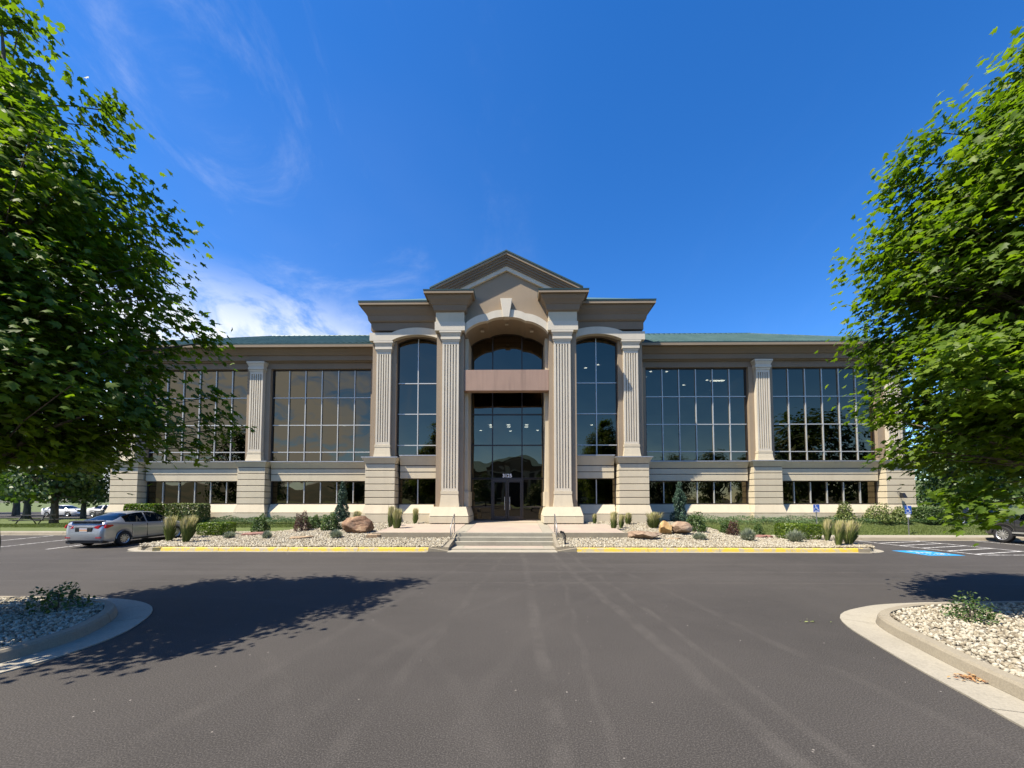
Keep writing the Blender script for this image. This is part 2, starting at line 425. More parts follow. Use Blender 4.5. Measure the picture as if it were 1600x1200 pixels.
M['leaf_green'] = rnd_mat('shrub_leaf', [(0, (.025, .06, .012)), (.5, (.055, .11, .022)), (1, (.13, .18, .06))], .5, .3, (1.5, 1.6, .8))
M['leaf_grey'] = rnd_mat('sage_leaf', [(0, (.14, .18, .12)), (.5, (.26, .30, .20)), (1, (.42, .45, .33))], .7, .2)
M['leaf_red'] = rnd_mat('barberry_leaf', [(0, (.035, .015, .012)), (.5, (.075, .03, .024)), (1, (.14, .07, .04))], .5, .25)
M['leaf_cover'] = rnd_mat('groundcover_leaf', [(0, (.03, .075, .022)), (.5, (.065, .13, .04)), (1, (.14, .22, .09))], .5, .25)
M['leaf_hedge'] = rnd_mat('variegated_hedge_leaf', [(0, (.05, .085, .016)), (.45, (.11, .16, .03)), (1, (.30, .33, .12))], .5, .25)
M['needle'] = rnd_mat('spruce_needle', [(0, (.018, .05, .030)), (.5, (.04, .09, .055)), (1, (.085, .15, .10))], .6)
M['reed'] = rnd_mat('reed_grass', [(0, (.05, .085, .014)), (.45, (.14, .185, .035)), (.75, (.40, .38, .15)), (1, (.60, .53, .30))], .7, .25)
M['blade'] = rnd_mat('grass_blade', [(0, (.04, .07, .010)), (.5, (.085, .12, .02)), (1, (.16, .19, .04))], .6, .3, (1.3, 1.4, .8))
m, nt, b = new_mat('bark'); p = ocoord(nt); n = noise(nt, p, 9, 6, .7, 0, (1, 1, .25))
nt.links.new(ramp(nt, n, [(.35, (.05, .042, .034)), (.65, (.17, .145, .115))]), b.inputs['Base Color']); b.inputs['Roughness'].default_value = .95; bump(nt, b, n, .8, .03); M['bark'] = m
def rock(name, stops, sc=2.2):
    m, nt, b = new_mat(name); p = ocoord(nt); n = noise(nt, p, sc, 6, .65, .6); n2 = noise(nt, p, 14, 5, .7)
    col = ramp(nt, n, stops); col = mixc(nt, .3, col, ramp(nt, n2, [(.3, tuple(x*.5 for x in stops[0][1])), (.7, stops[-1][1])]))
    nt.links.new(col, b.inputs['Base Color']); b.inputs['Roughness'].default_value = .75; bump(nt, b, n2, .5, .03); return m
M['rock_brown'] = rock('red_brown_rock', [(.34, (.05, .022, .012)), (.47, (.15, .065, .03)), (.58, (.28, .155, .075)), (.72, (.42, .31, .19))])
M['rock_pink'] = rock('pink_rock', [(.3, (.13, .075, .045)), (.5, (.27, .18, .115)), (.68, (.42, .33, .23))])
M['rock_yellow'] = rock('yellow_rock', [(.3, (.30, .13, .03)), (.5, (.46, .28, .08)), (.72, (.50, .44, .30))])
M['rock_red'] = rock('red_flagstone', [(.3, (.16, .065, .05)), (.6, (.30, .15, .115)), (.8, (.40, .26, .2))])
M['rock_tan'] = rock('tan_flagstone', [(.3, (.16, .10, .06)), (.55, (.36, .25, .14)), (.8, (.52, .42, .28))])
M['steel'] = plain('galvanised_steel', (.34, .34, .33), .45, .8, .15)
M['black'] = plain('black_plastic', (.012, .012, .013), .5)
M['rubber'] = plain('tyre_rubber', (.016, .016, .017), .85)
M['sign_blue'] = plain('blue_sign_face', (.012, .085, .42), .45); M['sign_white'] = plain('white_sign_mark', (.8, .8, .8), .5)
M['silver'] = plain('silver_car_paint', (.36, .385, .41), .32, .65, 0, .8)
M['charcoal'] = plain('charcoal_car_paint', (.035, .037, .042), .3, .4, 0, .8)
M['navy'] = plain('dark_blue_paint', (.012, .018, .035), .35, .3, 0, .6)
M['carwhite'] = plain('white_car_paint', (.72, .72, .72), .35, 0, 0, .6); M['carred'] = plain('red_car_paint', (.42, .03, .03), .35, 0, 0, .6)
M['chrome'] = plain('wheel_alloy', (.62, .62, .63), .3, .75)
M['redlamp'] = plain('red_tail_lamp', (.42, .012, .022), .15, 0, 0, .8)
m, nt, b = new_mat('sunset_plate'); sx = nd(nt, 'ShaderNodeSeparateXYZ'); nt.links.new(nd(nt, 'ShaderNodeTexCoord').outputs['Generated'], sx.inputs[0])
nt.links.new(ramp(nt, math_(nt, 'ADD', sx.outputs[2], math_(nt, 'MULTIPLY', noise(nt, pos(nt), 14, 3), .35)), [(.25, (.62, .58, .52)), (.6, (.66, .30, .10)), (.9, (.5, .5, .55))]), b.inputs['Base Color']); M['plate'] = m
M['wood'] = plain('dark_coated_timber', (.03, .032, .034), .6, 0, .2)

# ================================================================== SETTING
def grid_sheet(name, xs, ys, hf, mat, kind='structure', inside=None):
    nx, ny = len(xs), len(ys)
    V = [(x, y, hf(x, y)) for y in ys for x in xs]
    Fs = []
    for j in range(ny-1):
        for i in range(nx-1):
            if inside and not inside((xs[i]+xs[i+1])/2, (ys[j]+ys[j+1])/2): continue
            Fs.append((j*nx+i, j*nx+i+1, (j+1)*nx+i+1, (j+1)*nx+i))
    mb = MB(); mb.add(V, Fs)
    o = mb.build(name, mat, smooth=True); tag(o, kind=kind); return o
def lin(a, b, s): return list(np.linspace(a, b, max(2, int(round((b-a)/s))+1)))

# the ground reaches the horizon; the car park and the planted ground lie on it
def ground_h(x, y):
    if y < 21.2: return -.08
    if abs(x) < 25.6 and 25.9 < y < 37: return .5
    return G(x, y) - .012 if y > 22.0 else .02
gx = [-4000, -1200, -400, -200, -120, -90] + lin(-70, -30, 4) + lin(-29, 29, 1)+ lin(30, 70, 2.5) + [90, 120, 200, 400, 1200, 4000]
gy = [-4000, -1200, -400, -150, -100, -60, -20, 10, 20, 21.1, 21.3, 22.0, 22.1] + lin(22.3, 26, .4) + lin(27, 60, 1.5) + [66, 75, 90, 110, 130, 170, 260, 500, 1200, 4000]
grid_sheet('ground', gx, gy, ground_h, M['lawn'])

def lot_h(x, y):
    if x < -15.6: return .15*cl((y-16.5)/5.4)*sm((-15.6-x)/.8)
    return 0
grid_sheet('car_park', [-90] + lin(-50, -17, 3) + lin(-16.6, -15.4, .2) + lin(-14, 60, 4) + [90], [-120, -60, -20] + lin(-10, 16, 3) + lin(16.5, 21.9, .45), lot_h, M['asphalt'],
           inside=lambda x, y: y < 20.95 or x < -15.6)
o = MB().box(-95, -44, 46, 74, -.3, .08).build('rear_car_park', M['asphalt']); tag(o, kind='structure')

# kerbs: a row of cast lengths with open joints, and the gutter pan beside them
def kerb(name, pts, seglen, gut, paint=None, side=1, zf=None, top=.15, stop_gut=None):
    root = empty(name, (pts[0][0], pts[0][1], 0), 0, True); tag(root, kind='structure')
    P = catmull(pts, .18); acc = [0]
    for a, b in zip(P, P[1:]): acc.append(acc[-1] + (b-a).length)
    tot = acc[-1]; n = max(1, int(round(tot/seglen)))
    def at(d):
        for i in range(len(P)-1):
            if acc[i+1] >= d - 1e-9:
                t = (d-acc[i])/max(1e-9, acc[i+1]-acc[i]); return P[i].lerp(P[i+1], cl(t))
        return P[-1]
    for k in range(n):
        d0, d1 = tot*k/n + .008, tot*(k+1)/n - .008
        ds = [d0] + [a for a in acc if d0+.03 < a < d1-.03] + [d1]
        path = [tuple(at(d)) for d in ds]
        z0 = zf(*path[len(path)//2]) if zf else 0
        h = top
        prof = [(0, z0-.06), (0, z0+.01), (-.025*side, z0+h-.03), (-.05*side, z0+h), (-.17*side, z0+h+.004), (-.17*side, z0-.06)]
        mid = at((d0+d1)/2)
        o = MB().sweep(path, prof).build('kerb_segment', M['yellow'] if paint and paint(mid.x, mid.y) else M['concrete'], root)
        if gut:
            g = gut(mid.x, mid.y) if callable(gut) else gut
            if g > 0.02:
                gp = [(.004*side, z0+.008), (g*side, z0+.016), (g*side, z0-.05), (.004*side, z0-.05)]
                MB().sweep(path, gp).build('gutter_panel', M['concrete_pale'], root)
    return root
kerb('island_kerb_west', [(-9, -8), (-8.3, -3), (-7.2, 0.6), (-6.35, 3.2), (-5.92, 4.5), (-5.74, 5.1), (-5.76, 5.75), (-5.95, 6.25), (-6.3, 6.85), (-6.75, 7.3), (-7.4, 7.62), (-8.3, 7.78), (-10.5, 7.83), (-16, 7.85), (-30, 7.85)], 3.0, lambda x, y: .46, side=1)
kerb('island_kerb_east', [(30, 7.8), (16, 7.8), (10.2, 7.68), (8.1, 7.5), (7.2, 7.2), (6.65, 6.85), (6.33, 6.35), (6.08, 5.6), (5.86, 4.85), (5.68, 4.1), (5.45, 3), (5.2, 0), (5.0, -8)], 3.0, lambda x, y: .46, side=1)
yel = lambda x, y: abs(x) < 13.7 and y < 16.4
kerb('bed_kerb_west', [(-15.75, 20.9), (-15.75, 18.2), (-15.6, 17.0), (-15.1, 16.4), (-14.2, 16.08), (-13.0, 16.0), (-2.95, 16.0)], 3.05, .30, yel, side=1)
kerb('bed_kerb_east', [(3.0, 16.0), (13.4, 15.95), (14.3, 15.98), (15.0, 16.3), (15.35, 17.0), (15.45, 18.2), (15.45, 20.8)], 3.05, .30, yel, side=1)
kerb('stall_kerb_west', [(-60, 21.9), (-40, 21.9), (-15.9, 21.9)], 3.0, .25, side=1, zf=lambda x, y: .15)
kerb('stall_kerb_east', [(15.5, 20.9), (30, 20.9), (60, 20.9)], 3.0, .25, side=1)
# the kerb drops at the entrance walk
mb = MB(); mb.prism([(-2.95, 0), (-2.95, .15), (-2.15, .02), (-2.15, 0)], 16.0, 16.17, 'y'); tag(mb.build('kerb_ramp', M['concrete']), kind='structure')
mb = MB(); mb.prism([(3.0, 0), (3.0, .15), (2.2, .02), (2.2, 0)], 16.0, 16.17, 'y'); tag(mb.build('kerb_ramp', M['concrete']), kind='structure')

for a, b in ((-3.0, -2.2), (2.25, 3.05)): tag(MB().box(a, b, 16.172, 16.30, -.05, .16).build('kerb_backing', M['concrete']), kind='structure')
# sidewalks in jointed slabs
def walk(name, x0, x1, y0, y1, z, n, mat, th=.12):
    root = empty(name, ((x0+x1)/2, y0, z), 0, True); tag(root, kind='structure')
    for i in range(n):
        a = x0 + (x1-x0)*i/n + .006; b = x0 + (x1-x0)*(i+1)/n - .006
        MB().box(a, b, y0, y1, z-th, z).build('concrete_slab', mat, root, bevel=.01)
walk('sidewalk_west', -60, -12.2, 22.075, 23.3, .325, 30, M['concrete_pale'])
walk('sidewalk_east', 11.9, 60, 21.075, 22.25, .165, 30, M['concrete_pale'])

# planting beds of white gravel
def bed_in(x, y):
    a = abs(x); b = 23.2 if a < 4 else 23.5
    if a > 8.2: b = 25.5
    if a > 10.3: b = 25.5 - (a-10.3)*1.7
    b = max(b, 22.0 if x < 0 else 20.95)
    if a < 6.2 and y > 18.0 and y < 22.6: return False if a < 5.6 - (y-18.0)*.0 and y < 18.0 else a > 2.3
    return y < b
def bed(sign):
    xs = lin(2.2, 15.5, .35) if sign > 0 else lin(-15.55, -2.15, .35)
    return grid_sheet('gravel_bed', xs, lin(16.17, 25.6, .3), lambda x, y: G(x, y)+.005, M['gravel_base'], inside=lambda x, y: bed_in(x, y) and not (abs(x) > 14.9 and y < 17.0))
bed(-1); bed(1)
poly_w = [(-30, 7.66), (-10.5, 7.66), (-8.3, 7.62), (-7.4, 7.46), (-6.85, 7.16), (-6.45, 6.75), (-6.12, 6.2), (-5.93, 5.72), (-5.91, 5.1), (-6.09, 4.5), (-6.52, 3.2), (-7.4, .6), (-8.5, -3), (-9.2, -8), (-30, -8)]
poly_e = [(30, 7.63), (10.2, 7.51), (8.15, 7.33), (7.3, 7.05), (6.8, 6.75), (6.5, 6.3), (6.25, 5.6), (6.03, 4.85), (5.85, 4.1), (5.62, 3), (5.37, 0), (5.17, -8), (30, -8)]
for p_ in (poly_w, poly_e):
    tag(MB().prism(p_, -.05, .12, 'z').build('island_bed', M['gravel_base']), kind='structure')

# stones of the gravel
ICO_V = np.array([(0,0,1),(.894,0,.447),(.276,.851,.447),(-.724,.526,.447),(-.724,-.526,.447),(.276,-.851,.447),(.724,.526,-.447),(-.276,.851,-.447),(-.894,0,-.447),(-.276,-.851,-.447),(.724,-.526,-.447),(0,0,-1)])
ICO_F = np.array([(0,1,2),(0,2,3),(0,3,4),(0,4,5),(0,5,1),(1,6,2),(2,7,3),(3,8,4),(4,9,5),(5,10,1),(6,7,2),(7,8,3),(8,9,4),(9,10,5),(10,6,1),(11,7,6),(11,8,7),(11,9,8),(11,10,9),(11,6,10)])
OCT_V = np.array([(1,0,0),(0,1,0),(-1,0,0),(0,-1,0),(0,0,1),(0,0,-.6)]); OCT_F = np.array([(0,1,4),(1,2,4),(2,3,4),(3,0,4),(1,0,5),(2,1,5),(3,2,5),(0,3,5)])
def rand_rot(n):
    q = rng.normal(size=(n, 4)); q /= np.linalg.norm(q, axis=1, keepdims=True); w, x, y, z = q.T
    return np.stack([1-2*(y*y+z*z), 2*(x*y-z*w), 2*(x*z+y*w), 2*(x*y+z*w), 1-2*(x*x+z*z), 2*(y*z-x*w), 2*(x*z-y*w), 2*(y*z+x*w), 1-2*(x*x+y*y)], 1).reshape(n, 3, 3)
def scatter(name, P, S, TV, TF, mat, rot=None, jit=.22, rnd=None):
    n = len(P); k = len(TV)
    Rm = rand_rot(n) if rot is None else rot
    L = TV[None] * (1 + rng.normal(size=(n, k, 1))*jit) * S[:, None, :]
    V = np.einsum('nij,nkj->nki', Rm, L) + P[:, None, :]
    Fa = (TF[None] + (np.arange(n)*k)[:, None, None]).reshape(-1, TF.shape[1])
    r = rng.random(n) if rnd is None else rnd
    return np_mesh(name, V.reshape(-1, 3), Fa, mat, np.repeat(r, k))
def in_poly(pts, poly):
    x, y = pts[:, 0], pts[:, 1]; c = np.zeros(len(pts), bool); j = len(poly)-1
    for i in range(len(poly)):
        xi, yi = poly[i]; xj, yj = poly[j]
        c ^= ((yi > y) != (yj > y)) & (x < (xj-xi)*(y-yi)/((yj-yi) or 1e-9)+xi); j = i
    return c
for poly, bb, lab in ((poly_w, (-13.5, -5.8, 2.6, 7.7), 'white river gravel filling the shaded island under the dark maple'), (poly_e, (5.4, 13.0, 2.6, 7.7), 'sunlit white river gravel filling the island under the bright maple')):
    n = int((bb[1]-bb[0])*(bb[3]-bb[2])*520)
    P = np.stack([rng.uniform(bb[0], bb[1], n), rng.uniform(bb[2], bb[3], n)], 1); P = P[in_poly(P, poly)]
    n = len(P); P3 = np.c_[P, .125 + rng.random(n)*.022]
    S = (rng.uniform(.018, .036, n)**1.0)[:, None]*np.stack([rng.uniform(.9, 1.5, n), rng.uniform(.8, 1.1, n), rng.uniform(.5, .8, n)], 1)
    me = scatter('river_gravel', P3, S, ICO_V, ICO_F, M['stones'], jit=.12)
    tag(inst('river_gravel', me), lab, 'gravel', kind='stuff')
for sgn, lab in ((-1, 'white river gravel of the bed with the big brown boulder'), (1, 'white river gravel of the bed with the yellow boulder')):
    n = 48000
    P = np.stack([sgn*rng.uniform(2.4, 15.4, n), 16.2 + 9.3*rng.random(n)**1.25], 1)
    keep = np.array([bed_in(a, b) and not (abs(a) > 14.95 and b < 16.7) for a, b in P]); P = P[keep]; n = len(P)
    P3 = np.c_[P, np.array([G(a, b) for a, b in P]) + .012 + rng.random(n)*.03]
    S = rng.uniform(.022, .05, n)[:, None]*np.stack([rng.uniform(.9, 1.5, n), rng.uniform(.8, 1.1, n), rng.uniform(.6, .9, n)], 1)
    me = scatter('river_gravel', P3, S, OCT_V, OCT_F, M['stones'], jit=.2)
    tag(inst('river_gravel', me), lab, 'gravel', kind='stuff')

# entrance walk: apron, steps, landing
root = empty('entrance_walk', (0, 16, 0), 0, True); tag(root, kind='structure')
MB().box(-2.15, 2.2, 15.7, 16.45, -.05, .022).build('apron_border', M['concrete_pale'], root)
MB().prism([(-2.15, 16.46), (2.2, 16.46), (2.2, 17.58), (1.75, 17.58), (1.75, 16.8), (-1.7, 16.8), (-1.7, 17.58), (-2.15, 17.58)], -.05, .062, 'z').build('apron_border', M['concrete_pale'], root)
MB().box(-1.69, 1.74, 16.81, 17.58, -.05, .06).build('paver_inlay', M['paver'], root)
for i in range(3):
    MB().box(-2.25, 2.3, 17.59 + .31*i, 18.5 if i == 2 else 17.895 + .31*i, -.1 + .17*i, .07 + .17*(i+1)).build('step', M['step'], root, bevel=.018)
def slope_box(x0, x1, y0, y1, z0, z1, th=.5):
    return MB().prism([(y0, z0), (y1, z1), (y1, z0-th), (y0, z0-th)], x0, x1, 'x')
slope_box(-1.75, 1.8, 18.51, 24.7, .582, .832).build('paver_inlay', M['paver'], root)
slope_box(-2.25, -1.76, 18.51, 24.7, .584, .834).build('landing_border', M['concrete_pale'], root)
slope_box(1.81, 2.3, 18.51, 24.7, .584, .834).build('landing_border', M['concrete_pale'], root)
slope_box(-6.0, -2.26, 18.35, 22.35, .57, .76, .35).build('landing_wing', M['paver'], root)
slope_box(2.31, 5.6, 18.35, 22.35, .57, .76, .35).build('landing_wing', M['paver'], root)
MB().box(-6.05, -2.26, 18.2, 18.34, .12, .585).build('landing_edge', M['concrete'], root); MB().box(2.31, 5.65, 18.2, 18.34, .12, .585).build('landing_edge', M['concrete'], root)

for a, b in ((-2.31, -2.17), (2.22, 2.36)):
    MB().prism([(16.17, -.05), (18.2, -.05), (18.2, .56), (17.6, .34), (16.17, .15)], a, b, 'x').build('cheek_kerb', M['concrete'], root)
# painted stall markings
root = empty('stall_markings', (-22, 19, 0), 0, True); tag(root, kind='structure')
def stripe(root, ax, ay, bx, by, w=.1, mat='white_paint', name='stripe'):
    d = Vector((bx-ax, by-ay)); L = d.length; d /= L; n = Vector((-d.y, d.x))*w/2
    k = max(1, int(L/.6)); V = []
    for i in range(k+1):
        p = Vector((ax, ay)) + d*L*i/k
        for q in (p+n, p-n): V.append((q.x, q.y, lot_h(q.x, q.y)+.006))
    return MB().add(V, [(2*i, 2*i+1, 2*i+3, 2*i+2) for i in range(k)]).build(name, M[mat], root)
for x in (-19.15, -22.0, -24.8, -27.6, -30.4): stripe(root, x, 16.5, x, 21.55)
root = empty('accessible_stall_markings', (18, 18, 0), 0, True); tag(root, kind='structure')
for x in (18.05, 20.95): stripe(root, x, 15.2, x, 20.6)
for x in (23.9,): stripe(root, x, 15.2, x, 20.6)
for i in range(5): stripe(root, 18.1, 15.45+i*1.0, 20.9, 16.35+i*1.0)
stripe(root, 18.05, 15.2, 20.95, 15.2)
MB().box(15.95, 17.25, 15.05, 16.55, -.02, .0045).build('blue_square', M['blue_paint'], root)
# the wheelchair mark on the blue square
def isa(mb, cx, cy, s, f):
    """wheelchair figure as flat strokes; f maps (u, v, depth) to a point"""
    def stroke(pts, w):
        for (ax, ay), (bx, by) in zip(pts, pts[1:]):
            d = Vector((bx-ax, by-ay)); L = d.length; d /= L; n = Vector((-d.y, d.x))*w/2; d = d*w*.3
            q = [(ax-d.x+n.x, ay-d.y+n.y), (bx+d.x+n.x, by+d.y+n.y), (bx+d.x-n.x, by+d.y-n.y), (ax-d.x-n.x, ay-d.y-n.y)]
            mb.add([f(cx+a*s, cy+b_*s) for a, b_ in q], [(0, 1, 2, 3)])
    stroke([(-.12, .30), (-.08, -.02), (.17, -.02), (.27, -.33), (.36, -.30)], .085)
    stroke([(-.1, .14), (.14, .14)], .07)
    stroke([(-.06+.29*math.cos(a)-.02, -.17+.25*math.sin(a)) for a in np.linspace(R(125), R(335), 12)], .075)
    hd = [(-.13+.075*math.cos(a), .41+.075*math.sin(a)) for a in np.linspace(0, 2*math.pi, 11)[:-1]]
    mb.add([f(cx+a*s, cy+b_*s) for a, b_ in hd], [tuple(range(10))])
mb = MB(); isa(mb, 16.6, 15.8, 1.25, lambda u, v: (u, v, .009)); mb.build('wheelchair_mark', M['white_paint'], root)

# lawn blades over the two strips in view
def blades(name, P, h, lab):
    n = len(P); a = rng.uniform(0, 2*math.pi, n); w = .012
    t = np.stack([np.cos(a)*w, np.sin(a)*w, 0*a], 1); lean = np.stack([rng.normal(size=n)*.025, rng.normal(size=n)*.025, h*rng.uniform(.6, 1.2, n)], 1)
    V = np.stack([P-t, P+t, P+lean], 1).reshape(-1, 3); Fa = np.arange(3*n).reshape(n, 3)
    me = np_mesh(name, V, Fa, M['blade'], np.repeat(rng.random(n), 3)); return tag(inst(name, me), lab, 'grass', kind='stuff')
def strip_pts(x0, x1, y0, y1, n, keep=None):
    P = np.stack([rng.uniform(x0, x1, n), rng.uniform(y0, y1, n)], 1)
    if keep: P = P[np.array([keep(a, b) for a, b in P])]
    return np.c_[P, np.array([G(a, b) for a, b in P])-.012]
blades('grass', strip_pts(-32, -10.6, 23.3, 24.6, 26000, lambda x, y: not bed_in(x, y)), .06, 'mown lawn strip in front of the wing near the silver sedan')
blades('grass', strip_pts(10.6, 40, 22.3, 24.2, 30000, lambda x, y: not bed_in(x, y)), .06, 'mown lawn strip behind the blue accessible parking signs')

# far hills all round
V = []; Fs = []; nh = 72
for i in range(nh):
    a = 2*math.pi*i/nh; h = 60 + 45*math.sin(a*3+1.1) + 30*math.sin(a*7+.4) + 16*math.sin(a*13+2)
    if math.sin(a) > 0: h *= .35
    for r, z in ((1100, -5), (1500, max(h, 12)*.7), (1900, max(h, 15)), (2300, -5)): V.append((r*math.cos(a), r*math.sin(a), z))
for i in range(nh):
    j = (i+1) % nh
    for k in range(3): Fs.append((4*i+k, 4*j+k, 4*j+k+1, 4*i+k+1))
tag(MB().add(V, Fs).build('hills', M['hill'], smooth=True), kind='structure')

# ================================================================== OFFICE BUILDING
BLD = empty('office_building', (0, 24, .85), 0, True)
tag(BLD, 'tan three storey office building with fluted columns, pediment and green metal roof', 'building')
def P_(name, mb, mat, parent=None, **k): return mb.build(name, M[mat], parent or BLD, **k)
def child_world(p): p['_w'] = 0; return p
Z0 = .80
# ---- fluted shaft: five rounded grooves in the face
def fluted(mb, cx, w, yf, yb, z0, z1, fz0, fz1, nfl=5):
    mb.box(cx-w/2, cx+w/2, yf, yb, z0, fz0); mb.box(cx-w/2, cx+w/2, yf, yb, fz1, z1)
    pts = [(cx-w/2, yb), (cx-w/2, yf)]
    pitch = w*.84/nfl; fw = pitch*.46; x = cx - w*.42 + pitch/2
    for i in range(nfl):
        for t in (-1, -.96, .96, 1): pts.append((x + t*fw/2, yf + (0 if abs(t) == 1 else .10)))
        x += pitch
    pts += [(cx+w/2, yf), (cx+w/2, yb)]
    mb.prism(pts, fz0+.001, fz1-.001, 'z')
def column(cx, w, yf, yb, zb, zs0, zs1, zc, name):
    """base zb..zs0, shaft zs0..zs1, capital zs1..zc"""
    mb = MB(); fluted(mb, cx, w, yf, yb, zs0, zs1, zs0+.16, zs1-.16)
    c = P_(name, mb, 'trim')
    h = zs0-zb
    bb = MB(); bb.frustum((cx-w/2-.09, cx+w/2+.09, yf-.09, yb), zb, (cx-w/2-.07, cx+w/2+.07, yf-.07, yb), zb+.22*h)
    bb.frustum((cx-w/2-.06, cx+w/2+.06, yf-.06, yb), zb+.22*h, (cx-w/2-.012, cx+w/2+.012, yf-.02, yb), zb+.80*h)
    bb.box(cx-w/2-.035, cx+w/2+.035, yf-.035, yb, zb+.80*h, zs0); bb.build('column_base', M['stone'], c)
    cp = MB(); h = zc-zs1
    cp.frustum((cx-w/2-.02, cx+w/2+.02, yf-.02, yb), zs1, (cx-w/2-.05, cx+w/2+.05, yf-.05, yb), zs1+.18*h)
    cp.box(cx-w/2-.085, cx+w/2+.085, yf-.085, yb, zs1+.20*h, zs1+.44*h)
    cp.box(cx-w/2-.055, cx+w/2+.055, yf-.055, yb, zs1+.44*h, zs1+.52*h)
    cp.frustum((cx-w/2-.06, cx+w/2+.06, yf-.06, yb), zs1+.52*h, (cx-w/2-.13, cx+w/2+.13, yf-.13, yb), zs1+.80*h)
    cp.box(cx-w/2-.155, cx+w/2+.155, yf-.155, yb, zs1+.82*h, zc); cp.build('capital', M['trim'], c)
    return c
def pedestal(x0, x1, yf, yb, flare=True):
    """rusticated pier: battered foot, six courses, flared cap under a metal ledge"""
    mb = MB(); mb.box(x0+.03, x1-.03, yf+.03, yb, Z0, 4.60); p = P_('pedestal', mb, 'joint')
    MB().box(x0-.14, x1+.14, yf-.14, yb, Z0, 1.26).build('stone_course', M['stone'], p, bevel=.012)
    MB().frustum((x0-.14, x1+.14, yf-.14, yb), 1.30, (x0, x1, yf, yb), 1.82).build('stone_course', M['stone'], p, bevel=.012)
    n = 6; h = (4.22-1.85)/n
    for i in range(n): MB().box(x0, x1, yf, yb, 1.85+h*i+.02, 1.85+h*(i+1)-.02).build('stone_course', M['stone'], p, bevel=.012)
    MB().frustum((x0, x1, yf, yb), 4.24, (x0-.16, x1+.16, yf-.16, yb), 4.57).build('pedestal_cap', M['stone'], p)
    MB().box(x0-.19, x1+.19, yf-.19, yb, 4.575, 4.63).build('metal_ledge', M['ledge'], p)
def base_course(s, x0, x1, y):
    a, b = sorted((s*x0, s*x1))
    o = P_('base_course', MB().box(a, b, y-.26, y+.35, Z0, 1.26), 'stone', bevel=.01)
    MB().prism([(y-.25, 1.30), (y, 1.83), (y+.35, 1.83), (y+.35, 1.30)], a, b, 'x').build('sloped_course', M['stone'], o)
    MB().box(a, b, y-.20, y+.35, 1.255, 1.305).build('joint', M['joint'], o)
def spandrel(s, x0, x1, y, zlow, zl):
    a, b = sorted((s*x0, s*x1))
    o = P_('spandrel', MB().box(a, b, y, y+.4, zlow, 3.76), 'stone')
    MB().box(a, b, y+.03, y+.4, 3.755, 3.80).build('joint', M['joint'], o)
    MB().box(a, b, y-.02, y+.4, 3.80, 4.13).build('stone_band', M['stone'], o)
    MB().box(a, b, y+.03, y+.4, 4.125, 4.18).build('joint', M['joint'], o)
    MB().prism([(y, 4.18), (y-.2, zl-.09), (y+.4, zl-.09), (y+.4, 4.18)], a, b, 'x').build('sloped_band', M['stone'], o)
    MB().box(a, b, y-.24, y+.3, zl-.085, zl-.02).build('window_sill', M['ledge'], o)
def arc_top(x0, x1, zs, zp, n=14):
    c = (x0+x1)/2; h = (x1-x0)/2; r = (h*h+(zp-zs)**2)/(2*(zp-zs)); zc = zp-r
    return [(x, zc+math.sqrt(max(0, r*r-(x-c)**2))) for x in np.linspace(x0, x1, n)]
def window(x0, x1, cols, rows, y, frame='dark_alu', mull='alu', topf=None, mw=.055, name='window'):
    """grid of panes at plane y with mullions standing proud"""
    if x0 > x1: x0, x1 = x1, x0
    xs = cols if isinstance(cols, list) else list(np.linspace(x0, x1, cols+1)); xs = sorted(xs)
    zt = lambda x: topf(x) if topf else rows[-1]
    fr = MB()
    fr.box(x0-.02, x0+.05, y-.05, y+.08, rows[0], zt(x0)); fr.box(x1-.05, x1+.02, y-.05, y+.08, rows[0], zt(x1))
    fr.box(x0+.05, x1-.05, y-.05, y+.08, rows[0]-.02, rows[0]+.05)
    if topf:
        q = list(np.linspace(x0+.05, x1-.05, 25)); fr.strip([(x, topf(x)+.03) for x in q], [(x, topf(x)-.06) for x in q], y-.05, y+.08)
    else: fr.box(x0+.05, x1-.05, y-.05, y+.08, rows[-1]-.05, rows[-1]+.02)
    w = fr.build(name, M[frame], BLD)
    for x in xs[1:-1]: MB().box(x-mw/2, x+mw/2, y-.075, y+.06, rows[0]+.051, zt(x)-.055).build('mullion', M[mull], w)
    for z in rows[1:-1]:
        for a, b in zip(xs, xs[1:]): MB().box(a+mw/2+.001, b-mw/2-.001, y-.06, y+.05, z-mw/2, z+mw/2).build('transom', M[mull], w)
    for i, (a, b) in enumerate(zip(xs, xs[1:])):
        for j, (c, d) in enumerate(zip(rows, rows[1:])):
            jt = [random.uniform(-.0035, .0035) for _ in range(3)]
            if topf and j == len(rows)-2:
                q = list(np.linspace(a, b, 9)); pts = [(a, c), (b, c)] + [(x, topf(x)) for x in q[::-1]]
            else: pts = [(a, c), (b, c), (b, d), (a, d)]
            V = [(px_, y + jt[0] + (px_-a)/(b-a)*jt[1] + (pz-c)/(d-c)*jt[2], pz) for px_, pz in pts]
            link_mesh('pane', MB().add(V, [tuple(range(len(V)))]).mesh('pane'), M['glass'], w, fix=False)
    return w

